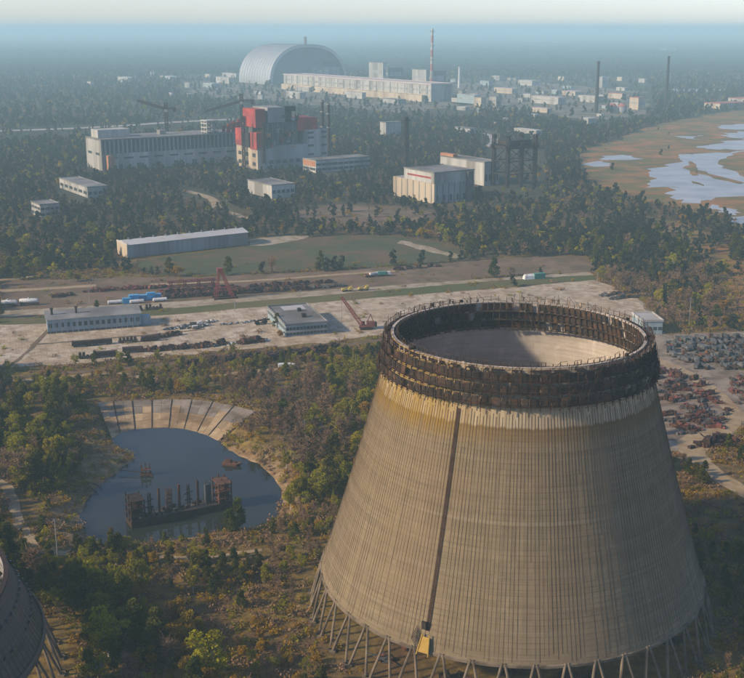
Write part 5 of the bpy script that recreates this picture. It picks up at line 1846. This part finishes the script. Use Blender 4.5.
def crown_mesh(V, F, T, mat, tv=None, tf=None, bark=None):
    me = bpy.data.meshes.new('crown')
    vs = V.tolist(); fs = F.tolist(); nf = len(fs)
    if tv:
        o = len(vs); vs += [list(map(float, v)) for v in tv]; fs += [[i + o for i in q] for q in tf]
    me.from_pydata(vs, [], fs)
    me.materials.append(mat)
    at = me.attributes.new('tone', 'FLOAT', 'FACE')
    at.data.foreach_set('value', np.concatenate([T, np.full(len(fs) - nf, .5)]).astype(np.float32))
    if tv:
        me.materials.append(bark)
        me.polygons.foreach_set('material_index', [0] * nf + [1] * (len(fs) - nf))
    return me


PROTO, FARCOL = {}, {}
for kind in ('pine', 'leafy', 'gold', 'bare'):
    PROTO[kind] = []
    for s in range(4):
        V, F, T, tv, tf = make_tree(kind, 100 + s, 0)
        cm = crown_mesh(V, F, T, M[LEAF[kind]])
        tm = bpy.data.meshes.new('trunk'); tm.from_pydata([list(map(float, v)) for v in tv], [], tf); tm.materials.append(M[BARK[kind]])
        PROTO[kind].append((cm, tm))
    col = bpy.data.collections.new(kind + '_kinds')
    for s in range(4):
        V, F, T, tv, tf = make_tree(kind, 200 + s, 1)
        mt = M[LEAF[kind]]
        col.objects.link(bpy.data.objects.new(kind + '_a%d' % s, crown_mesh(V, F, T, M['far_leaf'] if kind == 'pine' else mt, tv, tf, M[BARK[kind]])))
        V, F, T, tv, tf = make_tree(kind, 100 + s, 0)
        col.objects.link(bpy.data.objects.new(kind + '_b%d' % s, crown_mesh(V, F, T, mt, tv, tf, M[BARK[kind]])))
    FARCOL[kind] = col
# patches of distant canopy
col = bpy.data.collections.new('canopy_kinds')
for s in range(4):
    rg = np.random.default_rng(300 + s)
    cs = [np.array([rg.uniform(-28, 28), rg.uniform(-28, 28), rg.uniform(4, 9)]) for _ in range(46)]
    V, F, T = leaf_cloud(cs, [rg.uniform(4, 7) for _ in cs], 9, 3.0, .9, rg)
    col.objects.link(bpy.data.objects.new('canopy_kind', crown_mesh(V, F, T, M['far_leaf'])))
FARCOL['far'] = col

KINDS = ['pine', 'leafy', 'gold', 'bare']
# pixel polygon, weights (pine, leafy, gold, bare), density
ZONES = [
    ([(0, 392), (60, 378), (108, 402), (100, 432), (62, 468), (54, 520), (80, 548), (40, 540), (0, 470)], (.36, .4, .06, .18), 1.0),
    ([(40, 545), (130, 548), (165, 556), (160, 600), (150, 640), (110, 700), (40, 700), (60, 620)], (.42, .38, .14, .06), 1.0),
    ([(132, 546), (245, 532), (262, 540), (250, 556), (150, 560)], (.4, .5, .05, .05), .75),
    ([(190, 562), (245, 556), (242, 625), (200, 622)], (.75, .15, .1, 0), .9),
    ([(120, 610), (180, 590), (300, 615), (330, 660), (300, 720), (100, 720)], (.08, .22, .52, .18), .75),
    ([(225, 380), (300, 378), (340, 400), (335, 470), (300, 480), (262, 440)], (.03, .1, .05, .82), 1.0),
    ([(280, 520), (345, 500), (330, 600), (320, 690), (270, 690), (262, 580)], (.06, .2, .16, .58), .8),
    ([(250, 440), (330, 470), (345, 520), (290, 540), (280, 470)], (.14, .6, .12, .14), .95),
    ([(300, 345), (400, 340), (385, 420), (350, 500), (325, 480), (330, 410)], (.08, .62, .1, .2), 1.0),
    ([(0, 366), (120, 362), (240, 352), (330, 348), (320, 395), (250, 398), (95, 398), (0, 395)], (.15, .3, .15, .4), .7),
    ([(660, 455), (760, 470), (760, 540), (700, 535), (670, 500)], (.02, .08, .4, .5), .5),
    ([(640, 540), (800, 520), (800, 760), (640, 760)], (.55, .1, .05, .3), 1.0),
    ([(560, 228), (640, 219), (700, 240), (722, 272), (650, 284), (590, 266)], (.72, .06, .04, .18), 1.0),
    ([(590, 266), (720, 272), (800, 290), (800, 336), (655, 330), (600, 280)], (.12, .07, .07, .74), 1.0),
    ([(490, 170), (640, 190), (680, 225), (560, 240), (480, 215)], (.42, .1, .14, .34), .9),
    ([(300, 190), (520, 190), (560, 250), (470, 250), (300, 228)], (.5, .08, .12, .3), .85),
    ([(0, 130), (120, 200), (260, 205), (300, 225), (120, 250), (-80, 280), (-80, 130)], (.56, .07, .03, .34), .95),
    ([(-80, 250), (130, 245), (120, 282), (-80, 285)], (.5, .25, .1, .15), .8),
]


def zone_eval(px, py, r):
    n = len(px)
    W_ = np.tile(np.array([.62, .03, .04, .31]), (n, 1)); D = np.full(n, .8)
    done = np.zeros(n, bool)
    for poly, w_, d in ZONES:
        m = in_poly(px, py, poly) & ~done
        W_[m] = w_; D[m] = d; done |= m
    cum = np.cumsum(W_, 1); cum /= cum[:, -1:]
    k = (r[:, None] > cum).sum(1).clip(0, 3)
    return k, D


def vnoise(x, y, s):
    return (np.sin(x * s + 1.7 * np.sin(y * s * .7)) + np.sin(y * s * 1.3 + 2.1 * np.sin(x * s * .6)) + np.sin((x + y) * s * 1.9)) / 3


def candidates(y0, y1, sp, marg):
    ys = np.arange(y0, y1, sp)
    P_ = []
    for yv in ys:
        hw = (yv * math.cos(PITCH) + 45) * (372 + marg) / FPX
        xs = np.arange(-hw, hw, sp)
        P_.append(np.stack([xs, np.full_like(xs, yv)], 1))
    P_ = np.concatenate(P_)
    return P_ + rng.uniform(-.5, .5, P_.shape) * sp


bands = [candidates(170, 580, 4.5, 140), candidates(580, 900, 4.6, 100), candidates(900, 2100, 5.3, 60), candidates(2100, 4300, 13, 30)]
pts = np.concatenate(bands)
x, y = pts[:, 0], pts[:, 1]
px, py = pix_arr(x, y)
kind, dens = zone_eval(px, py, rng.uniform(size=len(x)))
keep = rng.uniform(size=len(x)) < dens * np.clip(.86 + .5 * vnoise(x, y, .05) + .25 * vnoise(x, y, .17) + .35 * vnoise(x, y, .011), .03, 1)
for poly, kp in EXCL:
    if poly[0][1] < 55: continue
    m = in_poly(px, py, poly)
    keep &= ~m | (rng.uniform(size=len(x)) < kp)
for w_, wd in ROADS:
    keep &= line_dist(x, y, w_) > wd / 2 + 1.5
for f in FOOT:
    keep &= ~in_poly(x, y, f)
keep &= np.hypot(x - TX, y - TY) > 63.5
keep &= np.hypot(x - T2X, y - T2Y) > 64
pd = line_dist(x, y, pond, True)
keep &= ~in_poly(x, y, pond) & (pd > 3.5) & ~in_poly(x, y, fan)
def thin(poly, share):
    global keep
    keep &= ~(in_poly(px, py, poly) & (rng.uniform(size=len(x)) < share))


thin([(0, 364), (70, 362), (240, 347), (325, 341), (395, 331), (395, 351), (325, 359), (240, 364), (70, 379), (0, 382)], .93)
thin([(90, 436), (112, 436), (142, 452), (122, 478), (92, 500), (82, 545), (56, 545), (54, 500), (80, 468)], .96)
keep &= line_dist(x, y, fan, True) > 8
thin([(190, 526), (264, 520), (264, 546), (190, 549)], .6)
thin([(484, 150), (546, 150), (546, 202), (484, 202)], .88)
thin([(655, 425), (760, 405), (760, 480), (700, 480), (668, 470)], .8)
thin([(-60, 118), (0, 128), (120, 124), (240, 117), (240, 126), (120, 136), (0, 143), (-60, 146)], .93)
thin([(180, 186), (200, 190), (222, 202), (255, 216), (255, 226), (215, 214), (180, 200)], .9)
thin([(180, 74), (300, 80), (460, 92), (475, 116), (400, 116), (280, 108), (180, 96)], .8)
thin([(475, 128), (500, 132), (500, 156), (478, 152)], .8)
thin([(296, 208), (340, 202), (440, 210), (432, 224), (360, 228), (300, 226)], .75)
thin([(-10, 284), (130, 264), (150, 280), (0, 300)], .75)
# open ground: estate, far plant forecourt, verges of the pond
keep &= ~(in_poly(px, py, [(440, 78), (650, 78), (655, 116), (600, 128), (520, 112), (450, 112)]) & (rng.uniform(size=len(x)) < .85))
keep &= ~(in_poly(px, py, [(90, 404), (100, 440), (135, 455), (112, 475), (78, 500), (66, 490), (100, 460), (60, 435)]) & (rng.uniform(size=len(x)) < .92))
keep &= ~(in_poly(px, py, [(220, 440), (250, 415), (300, 470), (296, 525), (284, 520), (280, 480)]) & (rng.uniform(size=len(x)) < .8))
keep &= ~(in_poly(px, py, [(62, 500), (82, 485), (76, 540), (60, 545)]) & (rng.uniform(size=len(x)) < .8))
keep &= ~(in_poly(px, py, [(0, 490), (30, 520), (60, 552), (40, 575), (0, 545)]) & (rng.uniform(size=len(x)) < .8))
x, y, px, py, kind = x[keep], y[keep], px[keep], py[keep], kind[keep]
h = np.where((x > -260) & (x < 60) & (y > 260) & (y < 560), ground_h(x, y), 0.0)
size = np.clip(rng.normal(1.0, .42, len(x)), .38, 2.0)
size = np.where(y > 600, size * .85, size)
size = np.where(y > 2100, size * 1.25, np.where(y > 900, size * .85, size))
size = np.where((kind == 0) & in_poly(px, py, [(560, 215), (744, 260), (800, 340), (640, 335), (560, 260)]), size * .9, size)
size = np.where(np.hypot(x - TX, y - TY) < 92, np.minimum(size, .62), size)
size = np.where(in_poly(px, py, [(655, 430), (760, 420), (760, 565), (665, 565)]), np.minimum(size, .7), size)
# trees and bushes that stand out by themselves in the yard
solo = [(76, 366, 1, .8), (121, 366, 1, 1.05), (97, 311.5, 0, .75), (277, 328, 0, .95), (281, 337, 2, .8), (290, 361, 0, .8), (688, 474, 0, .7), (696, 476, 0, .6), (704, 478, 0, .75), (70, 282, 1, 1.1), (78, 281, 2, 1.1), (20, 279, 0, 1.4)]
size = np.where(in_poly(px, py, [(50, 540), (262, 532), (262, 585), (50, 590)]), np.minimum(size, .85), size)
size = np.where(in_poly(px, py, [(0, 345), (400, 325), (400, 385), (0, 400)]), np.minimum(size, .8), size)
size = np.where(in_poly(px, py, [(125, 540), (250, 528), (270, 540), (255, 560), (130, 562)]), size * .62, size)
is_solo = np.zeros(len(x), bool)
for a, b_, k, s in solo:
    g = gp(a, b_)
    x = np.append(x, g.x); y = np.append(y, g.y); px = np.append(px, a); py = np.append(py, b_); kind = np.append(kind, k); h = np.append(h, 0); size = np.append(size, s); is_solo = np.append(is_solo, True)
# what shows largest becomes a tree of its own
vis = (px > -8) & (px < 752) & (py < 700) & (y < 900)
hid = in_poly(px, py, [(322, 600), (385, 330), (520, 292), (654, 330), (705, 600), (700, 690), (330, 690)])
score = np.where(vis & ~hid, size / np.hypot(y, CAM_H), 0) + is_solo * 1.0
single = np.zeros(len(x), bool)
for k, lim in enumerate((190, 150, 90, 110)):
    ii = np.where(kind == k)[0]
    ii = ii[np.argsort(-score[ii])][:lim]
    single[ii[score[ii] > 0]] = True


def zone_name(a, b_):
    if a > 640: return 'right of the big tower', 'e'
    if b_ < 400: return 'in the brush between yard and pond', 'd'
    if a > 235 and b_ < 540: return 'between the pond and the big tower', 'c'
    if a < 115 and b_ < 545: return 'on the left side of the pond', 'a'
    if a > 240: return 'in front of the big tower legs', 'f'
    if b_ < 575: return 'along the near shore of the pond', 'g'
    return 'in the wood at the bottom left', 'b'


NAME = ['pine_tree', 'leafy_tree', 'golden_bush', 'bare_tree']
LOOK = ['dark green pine', 'spring-green leafy tree', 'golden yellow bush', 'bare brown tree']
CATS = ['pine tree', 'tree', 'bush', 'tree']
SOLO_L = ['yellowish tree at the yard edge below the workshop', 'bright green round tree at the yard edge', 'single dark fir left of the blue containers', 'dark tree against the left wall of the depot building', 'ochre bush at the left corner of the depot building',
          'dark fir beside the white van', 'left green bush by the dirt clearing', 'middle green bush by the dirt clearing', 'right green bush by the dirt clearing', 'bright yellow-green tree behind the gravel road', 'yellow bush beside the yellow-green tree', 'big dark tree at the left by the far gravel road']
si = 0
for i in np.where(single)[0]:
    k = int(kind[i]); cm, tm = PROTO[KINDS[k]][int(rng.integers(4))]
    if is_solo[i]:
        lb, gr = SOLO_L[si], None; si += 1
    else:
        zn, zc = zone_name(px[i], py[i]); lb = ('small ' if size[i] < .75 else 'tall ' if size[i] > 1.15 else 'middle-sized ') + LOOK[k] + ' ' + zn; gr = lb + ' (group)'
    t = thing(NAME[k], lb, CATS[k], (x[i], y[i], h[i]), float(rng.uniform(0, 6.28)), gr)
    s = float(size[i]); t.scale = (s * float(rng.uniform(.85, 1.15)), s * float(rng.uniform(.85, 1.15)), s)
    link('trunk', tm, t); link('crown', cm, t)


def scatter(name, X, Y, Z, S, nvar, col, label, cat, lod=False):
    n = len(X)
    me = bpy.data.meshes.new(name)
    me.vertices.add(n)
    me.vertices.foreach_set('co', np.stack([X, Y, Z], 1).astype(np.float32).ravel())
    for nm, typ, arr in (('sc', 'FLOAT', S.astype(np.float32)), ('rz', 'FLOAT', rng.uniform(0, 6.28, n).astype(np.float32)), ('vi', 'INT', (rng.integers(0, nvar, n) + (np.where(Y < 560, nvar, 0) if lod else 0)).astype(np.int32))):
        a = me.attributes.new(nm, typ, 'POINT'); a.data.foreach_set('value', arr)
    o = link(name, me)
    ng = bpy.data.node_groups.new(name, 'GeometryNodeTree')
    ng.interface.new_socket('Geometry', in_out='INPUT', socket_type='NodeSocketGeometry')
    ng.interface.new_socket('Geometry', in_out='OUTPUT', socket_type='NodeSocketGeometry')
    N = ng.nodes.new; Lk = ng.links.new
    gi, go = N('NodeGroupInput'), N('NodeGroupOutput')
    ci = N('GeometryNodeCollectionInfo'); ci.inputs['Collection'].default_value = col
    ci.inputs['Separate Children'].default_value = True; ci.inputs['Reset Children'].default_value = True
    ip = N('GeometryNodeInstanceOnPoints'); ip.inputs['Pick Instance'].default_value = True
    def attr(nm, typ):
        a = N('GeometryNodeInputNamedAttribute'); a.data_type = typ; a.inputs['Name'].default_value = nm
        return a.outputs['Attribute']
    cx = N('ShaderNodeCombineXYZ'); Lk(attr('rz', 'FLOAT'), cx.inputs[2])
    er = N('FunctionNodeEulerToRotation'); Lk(cx.outputs[0], er.inputs[0])
    cs = N('ShaderNodeCombineXYZ'); sa = attr('sc', 'FLOAT')
    for j in range(3): Lk(sa, cs.inputs[j])
    Lk(gi.outputs[0], ip.inputs['Points']); Lk(ci.outputs[0], ip.inputs['Instance']); Lk(attr('vi', 'INT'), ip.inputs['Instance Index'])
    Lk(er.outputs[0], ip.inputs['Rotation']); Lk(cs.outputs[0], ip.inputs['Scale']); Lk(ip.outputs[0], go.inputs[0])
    md = o.modifiers.new('scatter', 'NODES'); md.node_group = ng
    return tag(o, label, cat, kind='stuff')


FNAME = ['pine_forest', 'leafy_woodland', 'golden_scrub', 'bare_thicket']
FLAB = ['dark green pine forest stretching behind the yard to the far plant', 'spring-green leafy woodland around pond and works', 'golden and ochre scrub scattered through the woods', 'bare brown thicket filling the gaps of the woods']
for k in range(4):
    m = (kind == k) & ~single
    scatter(FNAME[k], x[m], y[m], h[m], size[m], 4, FARCOL[KINDS[k]], FLAB[k], 'forest', True)
# low brush on the open forest floor
BR = {}
for nm, mt, fl in (('tuft', 'twig', 1.3), ('scrub', 'gold_leaf', .8), ('shrub', 'green_leaf', .9)):
    colb = bpy.data.collections.new(nm + '_kinds')
    for s in range(4):
        rg = np.random.default_rng(400 + s)
        cs = [np.array([rg.normal(0, .9), rg.normal(0, .9), rg.uniform(.3, 1.0)]) for _ in range(7)]
        V, F, T = leaf_cloud(cs, [rg.uniform(.5, .9) for _ in cs], 13, .2, fl, rg)
        colb.objects.link(bpy.data.objects.new(nm + '_kind', crown_mesh(V, F, T, M[mt])))
    BR[nm] = colb
b_ = candidates(170, 800, 2.3, 120)
bx, by = b_[:, 0], b_[:, 1]
bpx, bpy_ = pix_arr(bx, by)
kp = rng.uniform(size=len(bx)) < np.clip(.55 + .4 * vnoise(bx, by, .09), .12, .9)
for poly, _k in EXCL:
    kp &= ~in_poly(bpx, bpy_, poly) | (rng.uniform(size=len(bx)) < max(.03, min(1, _k * 3)))
for w_, wd in ROADS:
    kp &= line_dist(bx, by, w_) > wd / 2 + .6
for f in FOOT[:]:
    kp &= ~in_poly(bx, by, f)
kp &= (np.hypot(bx - TX, by - TY) > 56.5) & (np.hypot(bx - T2X, by - T2Y) > 62)
kp &= ~in_poly(bx, by, pond) & (line_dist(bx, by, pond, True) > .6) & ~in_poly(bx, by, fan)
bx, by = bx[kp], by[kp]
bh = np.where((bx > -260) & (bx < 60) & (by > 260) & (by < 560), ground_h(bx, by), 0.0)
pick = rng.uniform(size=len(bx))
sz = rng.uniform(.4, 1.45, len(bx))
for nm, lo_, hi_, ky, lb in (('dry_brush', 0, .5, 'tuft', 'low dry brown brush on the open ground'), ('golden_scrub_cover', .5, .82, 'scrub', 'low ochre scrub on the open ground'), ('green_scrub_cover', .82, 1.01, 'shrub', 'low green scrub on the open ground')):
    m = (pick >= lo_) & (pick < hi_)
    scatter(nm, bx[m], by[m], bh[m], sz[m], 4, BR[ky], lb, 'brush')
# far canopy to the horizon
cx_, cy_ = [], []
for y0, y1, sp in ((4200, 7000, 48), (7000, 14000, 80), (14000, 24000, 150)):
    c_ = candidates(y0, y1, sp, 10)
    k_ = rng.uniform(size=len(c_)) < np.clip(.62 + .5 * vnoise(c_[:, 0], c_[:, 1], .0028) + .3 * vnoise(c_[:, 0], c_[:, 1], .009), 0, .97)
    cx_.append(c_[k_, 0]); cy_.append(c_[k_, 1])
cx_, cy_ = np.concatenate(cx_), np.concatenate(cy_)
cpx, cpy = pix_arr(cx_, cy_)
kp = np.ones(len(cx_), bool)
for poly, _k in EXCL:
    if poly[0][1] < 60: kp &= ~in_poly(cpx, cpy, [(a, b2 + (1.0 if b2 > 0 else 0)) for a, b2 in poly])
cx_, cy_ = cx_[kp], cy_[kp]
scatter('far_canopy', cx_, cy_, np.zeros(len(cx_)), np.where(cy_ > 7000, 1.5, 1.0) * rng.uniform(.7, 1.2, len(cx_)), 4, FARCOL['far'], 'hazy distant forest reaching to the horizon', 'forest')

# ------------------------------------------------------------------ haze
mb = MB(); mb.box(-41000, 41000, -3100, 71000, -9, 194)
hz = mb.build('haze', [])
hm = bpy.data.materials.new('haze_air'); hm.use_nodes = True
nt = hm.node_tree
nt.nodes.remove(nt.nodes['Principled BSDF'])
pv = nt.nodes.new('ShaderNodeVolumePrincipled')
pv.inputs['Color'].default_value = (.60, .91, 1.0, 1)
pv.inputs['Density'].default_value = 0.000175
pv.inputs['Density Attribute'].default_value = ''
pv.inputs['Anisotropy'].default_value = 0.0
nt.links.new(pv.outputs[0], nt.nodes['Material Output'].inputs['Volume'])
try: hm.cycles.homogeneous_volume = True
except Exception: pass
hz.data.materials.append(hm)
tag(hz, 'pale blue haze hanging over the whole plain', 'haze', kind='stuff')
print('trees', single.sum(), len(x), 'canopy', len(cx_), 'brush', len(bx), 'objects', len(bpy.data.objects))
